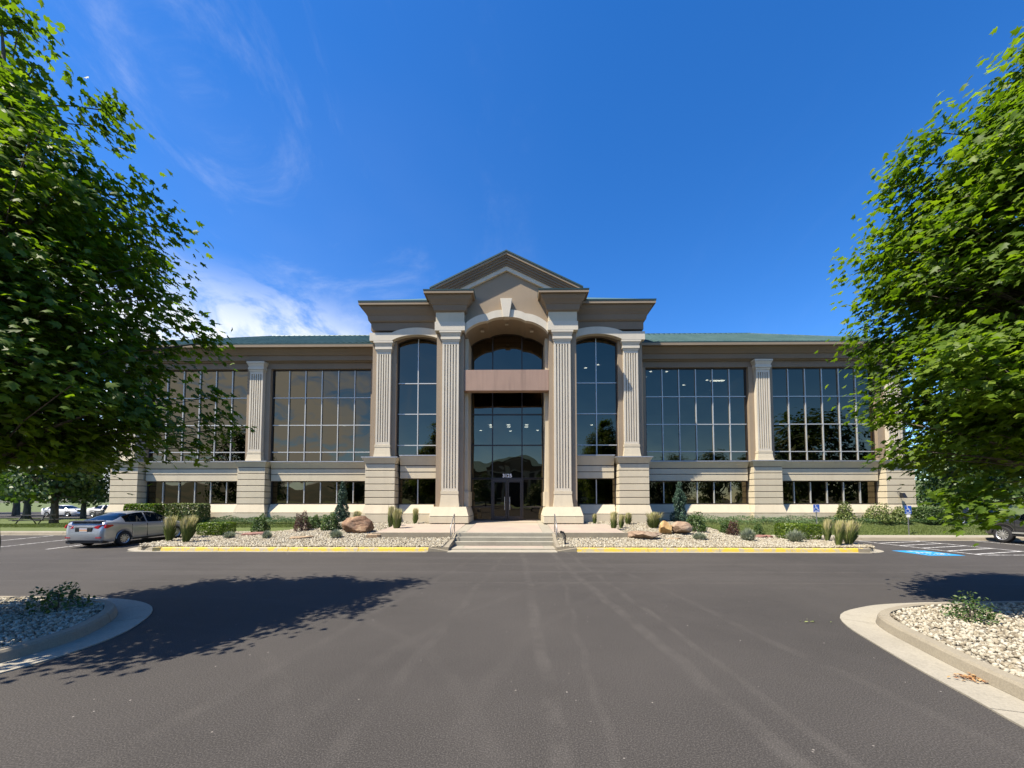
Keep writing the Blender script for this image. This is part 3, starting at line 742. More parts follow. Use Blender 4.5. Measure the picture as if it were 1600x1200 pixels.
YW, YB, YP = 25.8, 23.62, 22.5
CORN_W = [(0, 11.22), (.10, 11.22), (.12, 11.28), (.26, 11.29), (.28, 11.60), (.36, 11.62), (.42, 11.70), (.60, 11.86), (.66, 11.93), (.86, 11.94), (.88, 12.12), (0, 12.12)]
def corn(z0, z1, out):
    h = z1-z0
    return [(0, z0), (.06*out, z0), (.16*out, z0+.05*h), (.20*out, z0+.08*h), (.30*out, z0+.36*h), (.36*out, z0+.38*h), (.40*out, z0+.44*h), (.66*out, z0+.62*h), (.78*out, z0+.78*h), (.80*out, z0+.84*h), (.97*out, z0+.85*h), (out, z0+.975*h), (0, z0+.975*h)]
for s in (-1, 1):
    # ---------- wing
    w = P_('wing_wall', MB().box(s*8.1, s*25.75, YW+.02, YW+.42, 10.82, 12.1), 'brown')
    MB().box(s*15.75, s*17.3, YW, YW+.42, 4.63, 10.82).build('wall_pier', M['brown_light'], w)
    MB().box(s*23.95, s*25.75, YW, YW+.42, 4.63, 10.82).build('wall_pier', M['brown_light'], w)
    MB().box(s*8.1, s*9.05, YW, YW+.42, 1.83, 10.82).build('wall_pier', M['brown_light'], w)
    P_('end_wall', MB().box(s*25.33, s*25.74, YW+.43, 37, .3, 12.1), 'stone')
    column(s*16.52, .86, YW-.28, YW+.05, 4.63, 5.25, 10.55, 11.2, 'pilaster')
    column(s*24.85, .86, YW-.28, YW+.05, 4.63, 5.25, 10.55, 11.2, 'pilaster')
    pedestal(*sorted((s*15.68, s*17.48)), YW-.42, YW+.4); pedestal(*sorted((s*24.0, s*25.8)), YW-.42, YW+.4)
    for a, b in ((8.4, 15.53), (17.63, 23.85)):
        base_course(s, a, b, YW); spandrel(s, a, b, YW, 3.36, 4.66)
    for a, b in ((9.1, 15.7), (17.35, 23.92)):
        window(s*a, s*b, 6, [4.66, 5.28, 7.08, 8.92, 10.8], YW+.27)
    for a, b in ((9.1, 15.62), (17.55, 23.93)):
        window(s*a, s*b, 6, [1.85, 3.35], YW+.27)
    path = [(s*8.2, YW), (s*25.75, YW), (s*25.75, 37.2)]
    if s < 0: path = path[::-1]
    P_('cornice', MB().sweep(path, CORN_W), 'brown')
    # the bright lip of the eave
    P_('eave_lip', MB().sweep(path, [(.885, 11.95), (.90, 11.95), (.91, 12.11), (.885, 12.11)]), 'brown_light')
    # ---------- bay with the arched window
    a0, a1 = 4.18, 6.68
    top = arc_top(a0, a1, 11.70, 12.04); mir = lambda L: [(s*x, z) for x, z in L]
    pl = [(4.0, 13.7), (4.0, 11.70)] + top + [(8.15, 11.70), (8.15, 13.7)]
    w = P_('bay_wall', MB().prism(mir(pl), YB, YB+.45, 'y'), 'brown')
    MB().box(s*6.69, s*8.15, YB, YB+.45, 4.66, 11.699).build('wall_pier', M['brown_light'], w)
    MB().box(s*4.0, s*4.17, YB, YB+.45, 1.83, 11.699).build('wall_pier', M['brown_light'], w)
    MB().box(s*7.8, s*8.15, YB+.46, YW+.3, .8, 13.7).build('bay_side_wall', M['brown_light'], w)
    # architrave that bends over the window
    n = 29; xs = np.linspace(4.12, 8.24, n); lo = []; hi = []
    for x in xs:
        t = (x-5.40)/1.50; q = max(0, 1-t*t)
        lo.append((s*x, 11.66+.36*q**.8)); hi.append((s*x, 12.15+.30*q**.8))
    P_('arched_architrave', MB().strip(hi, lo, YB-.33, YB+.01), 'trim')
    P_('frieze', MB().box(s*4.1, s*8.17, YB-.29, YB-.005, 12.3, 12.9), 'brown')
    column(s*7.42, .86, YB-.17, YB+.05, 4.63, 5.40, 11.05, 11.655, 'pilaster')
    pedestal(*sorted((s*6.55, s*8.30)), YB-.50, YB+.4)
    base_course(s, 4.35, 6.40, YB); spandrel(s, 4.18, 6.38, YB, 3.40, 4.80)
    tf = lambda x: np.interp(abs(x), [p[0] for p in top], [p[1] for p in top])
    window(s*a0, s*a1, 2, [4.80, 5.42, 7.33, 9.22, 11.8], YB+.33, topf=tf)
    window(s*4.2, s*6.55, 2, [1.83, 3.40], YB+.30)
    MB().box(s*6.56, s*8.0, YB+.02, YB+.44, .85, 4.6).build('wall_pier', M['joint'], w)
    path = [(s*4.0, YB-.30), (s*8.20, YB-.30), (s*8.20, 31.0)]
    if s < 0: path = path[::-1]
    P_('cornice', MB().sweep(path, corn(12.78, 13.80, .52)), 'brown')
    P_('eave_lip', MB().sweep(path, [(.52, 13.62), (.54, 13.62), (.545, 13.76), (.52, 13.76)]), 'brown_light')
    P_('roof_edge', MB().sweep(path, [(.40, 13.78), (.56, 13.77), (.57, 13.86), (.40, 13.87)]), 'roof_edge')
    # ---------- portico pier, column and entablature block
    P_('portico_pier', MB().box(s*2.47, s*4.05, YP+.16, 24.95, 1.72, 11.85), 'brown_light')
    MBj = MB(); MBj.box(s*2.28, s*2.468, YP+.75, 24.95, 2.6, 11.72); MBj.box(s*2.22, s*2.468, YP+.62, 24.95, 1.72, 2.6); P_('jamb_pilaster', MBj, 'stone')
    column(s*3.22, .95, YP, YP+.2, 1.72, 2.60, 11.25, 11.85, 'fluted_column')
    x0, x1 = sorted((s*2.10, s*4.32))
    pl_ = P_('plinth', MB().box(x0, x1, YP-.32, 24.9, Z0, 1.15), 'stone', bevel=.012)
    MB().frustum((x0, x1, YP-.32, 24.9), 1.19, (x0+.16*(1 if s > 0 else 1), x1-.16, YP-.14, 24.9), 1.715).build('stone_course', M['stone'], pl_)
    MB().box(x0+.05, x1-.05, YP-.27, 24.8, 1.145, 1.195).build('joint', M['joint'], pl_)
    P_('architrave', MB().box(s*2.38, s*4.12, YP-.16, YB+.3, 11.852, 12.36), 'trim')
    P_('frieze', MB().box(s*2.43, s*4.07, YP-.10, YB+.3, 12.36, 13.0), 'stone')
    path = [(s*2.43, 23.0), (s*2.43, YP-.10), (s*4.07, YP-.10), (s*4.07, 24.2)]
    if s < 0: path = path[::-1]
    P_('cornice', MB().sweep(path, corn(12.94, 13.95, .57)), 'brown')
    P_('eave_lip', MB().sweep(path, [(.57, 13.78), (.59, 13.78), (.595, 13.91), (.57, 13.91)]), 'brown_light')
    P_('roof_edge', MB().sweep(path, [(.42, 13.94), (.61, 13.92), (.62, 13.99), (.42, 14.0)]), 'roof_edge')
    MB_ = MB(); MB_.box(s*2.0, s*4.5, YP-.5, 23.3, 13.86, 13.93); P_('cornice_top', MB_, 'brown')

# ---------- pediment and great arch
def lobes(w, dz, n=49):
    """three-lobed arch line over +-w"""
    out = []
    for x in np.linspace(-w, w, n):
        a = abs(x); k = 1.02*w/2.36
        if a <= k: z = 12.46 + .30*math.sqrt(max(0, 1-(a/k)**2*.92)) - .085
        else: z = 11.74 + .70*math.sin(math.pi/2*cl((w-a)/(w-k)))**.72
        out.append((x, z+dz))
    return out
inner = lobes(2.44, 0)
gable = [(2.44, 13.9), (4.2, 13.93), (4.2, 14.15), (0, 16.2), (-4.2, 14.15), (-4.2, 13.93), (-2.44, 13.9)]
PED = P_('pediment', MB().prism(inner + gable, YP+.26, 24.85, 'y'), 'brown_light')
bi = lobes(2.40, .0); bo = lobes(2.52, .43)
bo = [(b[0] + (1 if b[0] > 0 else -1)*0, b[1]) for b in bo]
P_('great_arch', MB().strip([(i[0]*1.02, o[1]) for i, o in zip(bi, bo)], [(i[0], i[1]+.002) for i in bi], YP-.06, YP+.255), 'trim')
ks = P_('keystone', MB().prism([(-.34, 13.72), (.34, 13.72), (.17, 12.62), (-.17, 12.62)], YP-.17, YP+.25, 'y'), 'trim', bevel=.012)
AP, SL = 16.45, .495
def chevron(d0, d1, y0, y1, zb=13.93):
    """band of the rake, vertical depth d0..d1 below the roof line"""
    xo = (AP-d0-zb)/SL; xi = (AP-d1-zb)/SL
    xm = 4.42; o_ = [(xo, zb)] if xo <= xm else [(xm, AP-d0-SL*xm), (xm, zb)]
    xi = min(xi, xm-.02)
    half_ = o_ + [(xi, max(zb, AP-d1-SL*xi))]
    return MB().prism([(0, AP-d0)] + half_ + [(0, AP-d1)] + [(-x, z) for x, z in half_[::-1]], y0, y1, 'y')
c_ = chevron(-.10, -.01, 22.24, 23.6, 13.94).build('rake_edge', M['roof_edge'], PED)
chevron(0, .14, 22.28, 23.5).build('rake_lip', M['brown_light'], PED)
for d0, d1, y in ((.14, .26, 22.36), (.26, .40, 22.42), (.40, .52, 22.49), (.52, .64, 22.55)): chevron(d0, d1, y, 23.3, 13.935).build('rake_moulding', M['brown'], PED)
chevron(.64, .90, 22.62, 23.2, 13.936).build('rake_trim', M['trim'], PED)
# signboard across the entrance
P_('sign_panel', MB().box(-2.462, 2.462, YP+.22, YP+.72, 8.44, 9.66), 'panel', bevel=.01)
# soffit lamps in the arch
for x, z in ((-1.45, 12.24), (0, 12.66), (1.5, 12.22)): P_('soffit_lamp', MB().box(x-.1, x+.1, 23.2, 23.4, z-.06, z-.045), 'trim')
# ---------- entrance glazing
YG = 24.86
ltop = lambda x: float(np.interp(x, [p[0] for p in inner], [p[1] for p in inner]))
cx = [-2.28, -.93, .93, 2.28]
window(-2.28, 2.28, cx, [9.0, 9.62, 12.5], YG, mull='dark_alu', topf=ltop, mw=.07)
window(-2.28, 2.28, cx, [3.45, 5.55, 7.50, 9.0], YG, mull='dark_alu', mw=.07)
window(-2.28, -.96, 1, [.86, 1.68, 3.45], YG, mull='dark_alu', mw=.06)
window(.96, 2.28, 1, [.86, 1.68, 3.45], YG, mull='dark_alu', mw=.06)
fr = MB(); fr.box(-.955, -.90, YG-.08, YG+.08, .84, 3.44); fr.box(.90, .955, YG-.08, YG+.08, .84, 3.44); fr.box(-.90, .90, YG-.08, YG+.08, 3.36, 3.44)
P_('door_frame', fr, 'dark_alu')
for s in (-1, 1):
    a, b = sorted((s*.02, s*.895)); f = MB()
    f.box(a, a+.09, YG-.05, YG+.03, .87, 3.35); f.box(b-.09, b, YG-.05, YG+.03, .87, 3.35); f.box(a+.09, b-.09, YG-.05, YG+.03, .87, 1.10); f.box(a+.09, b-.09, YG-.05, YG+.03, 3.22, 3.35)
    d = f.build('door', M['dark_alu'], BLD)
    MB().box(a+.09, b-.09, YG-.012, YG-.004, 1.1, 3.22).build('pane', M['glass'], d)
    h = s*.16; MB().tube([(h, YG-.05, 1.5), (h, YG-.12, 1.5), (h, YG-.12, 2.3), (h, YG-.05, 2.3)], .018, 6).build('handle', M['alu'], d)
cu = bpy.data.curves.new('house_number', 'FONT'); cu.body = '3125'; cu.size = .30; cu.align_x = 'CENTER'; cu.extrude = .008; cu.offset = .008
to = bpy.data.objects.new('t', cu); COL.objects.link(to); bpy.context.view_layer.update()
me = bpy.data.meshes.new_from_object(to.evaluated_get(bpy.context.evaluated_depsgraph_get())); bpy.data.objects.remove(to)
me.transform(Matrix.Translation((0, YG-.09, 3.53)) @ Matrix.Rotation(R(90), 4, 'X'))
link_mesh('house_number', me, M['sign_white'], BLD, fix=False)
# ---------- roofs
EZ = 12.12; e = 26.63; yf = YW-.88; RY, RZ, HX = 31.45, 15.42, 19.3; yb = 38.0
rf = MB().add([(-e, yf, EZ), (e, yf, EZ), (e, yb, EZ), (-e, yb, EZ), (-HX, RY, RZ), (HX, RY, RZ)], [(0, 1, 5, 4), (2, 3, 4, 5), (1, 2, 5), (3, 0, 4), (0, 3, 2, 1)]).build('main_roof', M['roof'], BLD)
P_('roof_edge', MB().sweep([(-e, yb), (-e, yf), (e, yf), (e, yb)], [(-.10, EZ-.005), (.03, EZ-.02), (.035, EZ+.055), (-.10, EZ+.075)]), 'roof_edge')
rb = MB()
def rib(p, q, w=.05, h=.085):
    p = Vector(p); q = Vector(q); d = (q-p).normalized(); n = Vector((0, -.45, .9)).normalized()
    if abs(d.y) < .3: n = Vector((math.copysign(.45, -d.x), 0, .9)).normalized()
    sd = d.cross(n).normalized()*w/2; n = n*h
    rb.add([p-sd, p+sd, p+sd+n, p-sd+n, q-sd, q+sd, q+sd+n, q-sd+n], [(0, 1, 2, 3), (7, 6, 5, 4), (3, 2, 6, 7), (0, 3, 7, 4), (1, 5, 6, 2)])
x = -e+.2
while x < e:
    t = min(1, (e-abs(x))/(e-HX)); rib((x, yf+.02, EZ+.005), (x, yf+(RY-yf)*t, EZ+(RZ-EZ)*t)); x += .41
for s in (-1, 1):
    y = yf+.4
    while y < yb:
        t = min((y-yf)/(RY-yf), (yb-y)/(yb-RY)); rib((s*e, y, EZ), (s*(e-(e-HX)*t), y, EZ+(RZ-EZ)*t)); y += .41
tag(rb.build('seam_ribs', M['roof'], rf), kind='stuff')
cap = MB(); cap.tube([(-HX, RY, RZ+.03), (HX, RY, RZ+.03)], .07, 6)
for s in (-1, 1): cap.tube([(s*HX, RY, RZ+.03), (s*e, yf, EZ+.05)], .06, 6)
cap.build('ridge_cap', M['roof_edge'], rf)
ex, ey = 8.72, YB-.30-.52
bz = 13.86
br_ = MB().add([(-ex, ey, bz), (ex, ey, bz), (ex, 31.4, bz), (-ex, 31.4, bz), (-2.6, ey+6.1, bz+3.42), (2.6, ey+6.1, bz+3.42)], [(0, 1, 5, 4), (2, 3, 4, 5), (1, 2, 5), (3, 0, 4), (0, 3, 2, 1)]).build('bay_roof', M['roof'], BLD)
P_('gable_roof', MB().prism([(-4.42, 13.945), (-4.42, AP+.105-SL*4.42), (0, AP+.105), (4.42, AP+.105-SL*4.42), (4.42, 13.945)], 23.55, 30.5, 'y'), 'roof')
# ---------- inside: floors, ceilings and lamps behind the tinted glass
inn = P_('interior', MB().box(-25.3, 25.3, 32.0, 32.2, .8, 12), 'interior')
for z0, z1, y0 in ((.55, .83, 26.6), (3.75, 4.25, 26.9), (7.55, 7.95, 27.3), (10.95, 11.1, 26.4)):
    for a, b in ((-25.3, -8.1), (8.1, 25.3)): MB().box(a, b, y0, 31.98, z0, z1).build('floor_slab', M['ceiling'], inn)
    for a, b in ((-8.0, -3.0), (3.0, 8.0)): MB().box(a, b, max(24.7, y0-2), 31.98, z0, z1).build('floor_slab', M['ceiling'], inn)
MB().box(-2.9, 2.9, 25.2, 31.9, .55, .835).build('lobby_floor', M['carpet'], inn); MB().box(-2.9, 2.9, 27.2, 31.9, 7.55, 7.95).build('lobby_ceiling', M['ceiling'], inn)
for a in (-8.05, -3.0, 2.9, 7.98): MB().box(a, a+.1, 25.0, 31.95, .84, 11.5).build('partition', M['interior'], inn)
for a in (-16.6, 16.5): MB().box(a, a+.1, 26.7, 31.95, .84, 10.9).build('partition', M['interior'], inn)
def lamp(x, y, z, r=.11):
    MB().lathe([(0, 0), (r, 0), (r, .02)], 10, Matrix.Translation((x, y, z-.03))).build('downlight', M['lamp'], inn)
for x, y in ((9.8, 27.0), (9.8, 28.2), (9.8, 29.4), (9.8, 30.6), (10.9, 27.0), (13.4, 30.2), (17.6, 30.6), (14.6, 29.0)): lamp(x, y, 10.95, .085)
for x, y, z in ((5.9, 25.6, 10.95), (5.2, 26.2, 10.95), (6.0, 28.5, 7.55)): lamp(x, y, z, .085)
for x in (-1.3, 0, 1.3):
    for y in (28.4, 29.2): lamp(x, y, 7.55, .13)
for x, y in ((-2.2, 30.6), (2.2, 30.6), (0.1, 30.9)): lamp(x, y, 7.55, .09)
lamp(-12.0, 28.6, 7.55, .08)
MB().box(14.9, 15.9, 29.0, 29.2, 10.90, 10.93).build('strip_light', M['lamp'], inn)

# ================================================================== VEGETATION
def unit(v): return v/np.maximum(1e-9, np.linalg.norm(v, axis=-1, keepdims=True))
def frames(nrm, tip):
    n = unit(nrm); t = tip - n*np.sum(tip*n, 1, keepdims=True); t = unit(t); b = np.cross(t, n)
    return np.stack([b, t, n], 2)                       # columns: side, tip, normal
half = [(.0, -.42), (.16, -.40), (.45, -.22), (.27, -.06), (.50, .24), (.22, .17), (.0, .58)]
MAPLE = [(0, -.42)] + half[1:] + [(-x, y) for x, y in half[1:-1][::-1]]
MAPLE_V = np.array([(0, 0, 0)] + [(x, y, -.30*abs(x) - .12*y*y) for x, y in MAPLE])
MAPLE_F = np.array([(0, i+1, (i+1) % len(MAPLE) + 1) for i in range(len(MAPLE))])
OVAL_V = np.array([(0, -.5, 0), (.26, 0, .05), (0, .5, 0), (-.26, 0, .05)]); OVAL_F = np.array([(0, 1, 2, 3)])

def big_tree(name, label, base, prof, seed, ncl, per, size, mat, droop=(), cat='tree', group=None, lean=(0, 0)):
    """prof: (z, radius) of the crown; returns the tree with trunk, crown and its largest leaves"""
    g = np.random.default_rng(seed); bx, by, bz = base
    zs = np.array([p[0] for p in prof]); rs = np.array([p[1] for p in prof])
    zg = np.linspace(zs[0], zs[-1], 60); w = np.interp(zg, zs, rs)**1.45 + .12; w /= w.sum()
    cz = g.choice(zg, ncl, p=w) + g.normal(size=ncl)*.08; az = g.uniform(0, 2*math.pi, ncl)
    lump = 1 + .10*np.sin(az*3 + cz*1.3 + seed) + .09*np.sin(az*5 - cz*2.1) + .06*np.sin(cz*4.5+az)
    rad = np.interp(cz, zs, rs)*lump*np.clip(g.beta(2.6, 1.15, ncl), .12, 1)
    C = np.stack([rad*np.cos(az), rad*np.sin(az), cz], 1)
    if len(droop): C = np.r_[C, np.array(droop) - np.array(base)]
    sr = g.uniform(.30, .62, len(C)); P = []; N = []; T = []; 
    trunk = MB(); h = zs[-1]*.86
    path = [(g.normal()*.04*(i > 0), g.normal()*.04*(i > 0), h*i/7) for i in range(8)]
    trunk.tube(path, [.17*(1-i/8)+.02 for i in range(8)], 9)
    for i, c in enumerate(C):
        n = int(per*sr[i]/.46)
        q = g.normal(size=(n, 3))*np.array([.55, .55, .34])*sr[i]
        out = unit(np.array([[c[0], c[1], 0.0]]) + 1e-6)[0]
        q[:, 2] -= .35*np.maximum(0, q @ out)          # the sprays hang at the tips
        P.append(c + q)
        N.append(np.array([0, 0, .95]) + out*.55 + g.normal(size=(n, 3))*.42)
        T.append(out*.8 + np.array([0, 0, -.55]) + g.normal(size=(n, 3))*.55)
        # a limb out to the spray
        r = math.hypot(c[0], c[1]); z0 = max(zs[0]*.95, c[2] - .45*r - .3)
        z0 = min(z0, h*.97); mid = (c[0]*.5, c[1]*.5, z0 + (c[2]-z0)*.62)
        thick = .05 if i % 7 == 0 else .016
        trunk.tube([(0, 0, z0), mid, tuple(c), tuple(c + out*.25*sr[i] + np.array([0, 0, -.05]))], [thick, thick*.6, .010, .005], 5 if i % 6 == 0 else 3, cap=False)
    P = np.concatenate(P); N = np.concatenate(N); T = np.concatenate(T); n = len(P)
    Rm = frames(N, T); S = g.uniform(.72, 1.2, n)*size
    rnd = np.clip(g.normal(.5, .2, n) + .15*np.sin(P[:, 0]*2+P[:, 2]*1.7), 0, 1)
    t = empty(name, base); tag(t, label, cat, group)
    # the leaves that show largest in the photograph stay objects of their own
    W = P + np.array(base); cp = np.array(cam.location); v = W - cp; d = np.linalg.norm(v, axis=1)
    vis = (v[:, 1] > 1) & (np.abs(v[:, 0]/np.maximum(v[:, 1], .1)) < 1.28) & ((v[:, 2]/np.maximum(v[:, 1], .1)) < 1.25)
    face = np.abs(np.sum(Rm[:, :, 2]*v, 1))/d; score = np.where(vis, S*S*(.25+face)/d**2, 0)
    pick = np.argsort(-score)[:300]; rest = np.setdiff1d(np.arange(n), pick)
    k = len(MAPLE_V); L = MAPLE_V[None]*S[rest][:, None, None]
    V = np.einsum('nij,nkj->nki', Rm[rest], L) + P[rest][:, None]
    Fa = (MAPLE_F[None] + (np.arange(len(rest))*k)[:, None, None]).reshape(-1, 3)
    crown = inst('crown', np_mesh('crown', V.reshape(-1, 3), Fa, mat, np.repeat(rnd[rest], k)), t); crown['kind'] = 'stuff'
    lm = [np_mesh('leaf', MAPLE_V, MAPLE_F, mat, np.full(k, r_)) for r_ in (.2, .4, .55, .7, .9)]
    for i in pick:
        Mx = Matrix.Translation(P[i]) @ Matrix([list(map(float, r_)) for r_ in Rm[i]]).to_4x4() @ Matrix.Diagonal((S[i], S[i], S[i], 1))
        inst('leaf', lm[min(4, int(rnd[i]*5))], crown, Mx)
    trunk.build('trunk', M['bark'], t, smooth=True)
    return t
WEST = [(2.6, .9), (2.85, 1.7), (3.3, 2.3), (3.9, 2.5), (5.4, 2.2), (6.3, 2.05), (7.0, 1.95), (7.6, 1.6), (8.1, .95), (8.7, .5), (9.3, .3), (10.2, .08)]
EAST = [(2.45, 1.2), (2.7, 1.9), (3.2, 2.3), (4.2, 2.45), (6.0, 2.4), (7.0, 2.25), (7.8, 1.9), (8.5, 1.3), (9.2, .8), (9.9, .4), (10.4, .15)]
big_tree('maple_tree', 'tall dark maple with its shaded side showing, beside the silver sedan', (-7.9, 6.2, .1), WEST, 11, 360, 105, .135, M['leaf_l'],
         droop=[(-5.75, 8.2, 3.5), (-5.6, 8.3, 3.8), (-5.9, 7.9, 3.1), (-6.0, 7.9, 5.6), (-5.75, 8.0, 5.3), (-7.1, 7.0, 9.0), (-7.0, 7.1, 9.4), (-6.6, 7.3, 7.9), (-6.5, 7.6, 7.5), (-5.7, 8.1, 4.2)], group='maples in the kerbed islands')
big_tree('maple_tree', 'tall bright maple with its sunlit side showing, above the blue painted stall', (9.95, 6.6, .1), EAST, 23, 380, 128, .135, M['leaf_l'],
         droop=[(8.0, 6.45, 1.82), (8.25, 6.6, 1.95), (8.15, 6.9, 2.15), (8.5, 6.9, 2.3), (7.85, 7.6, 3.0), (7.75, 7.7, 3.6), (7.7, 7.8, 4.2), (7.7, 7.9, 4.8), (7.7, 7.9, 5.5), (7.75, 7.9, 6.2), (7.85, 7.8, 6.8), (7.9, 7.7, 7.3), (8.0, 8.2, 5.2), (8.0, 8.2, 3.9), (8.1, 7.4, 8.5), (8.4, 7.2, 8.9), (8.0, 7.5, 8.1), (8.3, 7.6, 8.3)], group='maples in the kerbed islands')

# trees farther off: a shared crown and trunk of two kinds
def bg_tree_mesh(seed, n, R0, z0, H, size):
    g = np.random.default_rng(seed); ncl = 90
    u = g.random(ncl); cz = z0 + (H-z0)*u; rr = R0*np.sqrt(np.maximum(.05, 1-((u-.38)/.66)**2))*np.clip(g.beta(2.4, 1.2, ncl), .2, 1); az = g.uniform(0, 2*math.pi, ncl)
    C = np.stack([rr*np.cos(az), rr*np.sin(az), cz], 1); i = g.integers(0, ncl, n)
    P = C[i] + g.normal(size=(n, 3))*np.array([.5, .5, .38]); N = unit(P - np.array([0, 0, (z0+H)/2.4])) + np.array([0, 0, .6]) + g.normal(size=(n, 3))*.5
    Rm = frames(N, g.normal(size=(n, 3)) + np.array([0, 0, -.5])); S = g.uniform(.7, 1.3, n)*size
    V = np.einsum('nij,nkj->nki', Rm, OVAL_V[None]*S[:, None, None]*np.array([1.5, 1, 1])) + P[:, None]
    Fa = (OVAL_F[None] + (np.arange(n)*4)[:, None, None]).reshape(-1, 4)
    crown = np_mesh('crown', V.reshape(-1, 3), Fa, M['leaf_bg'], np.repeat(g.random(n), 4))
    tr = MB(); tr.tube([(0, 0, -.4), (.03, 0, 1.0), (-.04, .05, z0+.5), (.05, 0, H*.7)], [.30, .22, .18, .04], 8)
    for k in range(10):
        c = C[k*7 % ncl]; tr.tube([(0, 0, z0*.8+.15*k), (c[0]*.5, c[1]*.5, (z0+c[2])/2), tuple(c)], [.09, .05, .015], 5, cap=False)
    me = tr.mesh('trunk'); me.materials.append(M['bark']); me.polygons.foreach_set('use_smooth', [True]*len(me.polygons))
    return crown, me
BT = [bg_tree_mesh(3, 5200, 3.0, 1.9, 7.6, .30), bg_tree_mesh(5, 5200, 2.6, 2.2, 9.0, .30)]
def bg_tree(x, y, s, kind, rz, label, group='trees beyond the lawn', zoff=0):
    t = empty('shade_tree', (x, y, (G(x, y) if y > 22 else 0) + zoff), rz); t.scale = (s, s, s); tag(t, label, 'tree', group)
    inst('crown', BT[kind][0], t); inst('trunk', BT[kind][1], t); return t
bg_tree(-34.6, 29.8, 1.0, 0, .3, 'stout leafy tree on the lawn beside the dark picnic table')
bg_tree(-31.0, 34.5, 1.0, 1, 1.9, 'dark leaning tree on the lawn behind the silver sedan')
bg_tree(-28.4, 33.2, .72, 0, 4.0, 'slim tree growing against the corner of the building')
for x, y, s, k, r_ in ((-47, 38, 1.1, 1, 1.), (-52, 42, 1.1, 0, 2.2), (-42.5, 39, .95, 0, 5.1), (-58, 36, 1.25, 1, .6), (-39.5, 43, 1.0, 1, 3.3), (-66, 52, 1.5, 0, 1.2), (-60, 78, 1.6, 1, 2.), (-75, 80, 1.8, 0, 2.6), (-48, 80, 1.6, 0, .1), (-90, 60, 1.8, 1, .2)):
    bg_tree(x, y, s, k, r_, 'shade tree standing among the others past the lawn, near the white cars')
bg_tree(38.6, 35.0, .95, 0, 1.0, 'pale trunked tree rising behind the clipped hedge')
bg_tree(43.6, 37.0, 1.25, 1, 2.4, 'thick trunked tree forking low in front of the grassy slope')
for x, y, s, k, r_ in ((49, 36, 1.15, 0, 4.4), (56, 48, 1.3, 1, .9), (66, 60, 1.5, 0, 3), (46, 58, 1.3, 0, .3), (38, 60, 1.3, 1, 5.)):
    bg_tree(x, y, s, k, r_, 'shade tree standing in the row below the grassy slope')
# trees around the car park behind the camera: the windows mirror them
for x, y, s, k, r_ in ((28.5, 14.2, 1.32, 0, .5), (-30, 9, 1.05, 1, 2.), (-20, -14, 1.05, 0, 1.), (14, -13, 1.0, 1, 3.), (24, -20, 1.2, 0, 5.), (-11, -30, .95, 1, .7), (12, -36, 1.0, 0, 2.4), (33, -30, 1.2, 1, 1.4),
                       (-32, -26, 1.1, 0, 4.1), (-44, -16, 1.1, 1, 2.9), (44, -10, 1.3, 0, 3.6), (22, -48, 1.1, 1, .2), (-24, -48, 1.1, 0, 5.6), (52, -34, 1.2, 1, 3.), (-56, -36, 1.2, 0, 1.2), (4.5, -44, .8, 0, 3.), (-8, -55, 1., 1, 1.), (-17, -36, .95, 1, 2.), (-38, -44, 1.1, 1, .4), (38, -46, 1.15, 0, .8), (30, -8, 1., 1, 2.2), (18, -30, .9, 0, 4.), (-27, -34, .95, 1, 1.), (8, -58, 1., 1, 5.), (46, -24, 1.2, 1, 2.), (60, -16, 1.3, 0, 1.), (-50, -26, 1.2, 0, .9)):
    bg_tree(x, y, s, k, r_, 'car park tree mirrored in the dark windows', 'trees mirrored in the windows')

# shrubs, hedges and grasses
def leaf_blob(n, size, fn, mat, aspect=1.0, up=.5, name='foliage'):
    P = fn(n); n = len(P); N = rng.normal(size=(n, 3))*.7 + np.array([0, 0, up]) + unit(P - P.mean(0))*.6
    Rm = frames(N, rng.normal(size=(n, 3)) + np.array([0, 0, .2])); S = rng.uniform(.7, 1.3, n)*size
    V = np.einsum('nij,nkj->nki', Rm, OVAL_V[None]*S[:, None, None]*np.array([aspect, 1, 1])) + P[:, None]
    return np_mesh(name, V.reshape(-1, 3), (OVAL_F[None] + (np.arange(n)*4)[:, None, None]).reshape(-1, 4), mat, np.repeat(rng.random(n), 4))
def dome(w, h, d=None, hollow=.55, base=.05):
    d = d or w
    def f(n):
        v = unit(rng.normal(size=(n, 3))); v[:, 2] = np.abs(v[:, 2])
        r = hollow + (1-hollow)*rng.random(n)**.5; r *= 1 + .13*np.sin(v[:, 0]*6+v[:, 1]*4) + .08*np.sin(v[:, 2]*9)
        return v*r[:, None]*np.array([w/2, d/2, h-base]) + np.array([0, 0, base])
    return f
def slab(w, d, h, rnd_=.12):
    def f(n):
        P = (rng.random((n, 3))-.5)*2; k = rng.integers(0, 3, n); s = np.where(rng.random(n) < .5, -1, 1); m_ = rng.random(n) < .75
        for a in range(3): P[:, a] = np.where((k == a) & m_, s*(1-.12*rng.random(n)), P[:, a])
        P[:, 2] = np.where((k == 2) & m_, 1-.1*rng.random(n), P[:, 2])
        q = np.abs(P)**6; P *= (1/np.maximum(1, q.sum(1))**.10)[:, None]
        P += rng.normal(size=P.shape)*np.array([.03/w, .03/d, .03/h])
        return P*np.array([w/2, d/2, h/2]) + np.array([0, 0, h/2+.05])
    return f
def stems(mb, n, h, r, spread):
    for i in range(n):
        a = rng.uniform(0, 6.28); s_ = rng.uniform(.3, 1)*spread
        mb.tube([(0.02*math.cos(a), .02*math.sin(a), -.05), (s_*.5*math.cos(a), s_*.5*math.sin(a), h*.5), (s_*math.cos(a), s_*math.sin(a), h*rng.uniform(.75, 1))], [r, r*.7, r*.3], 4)
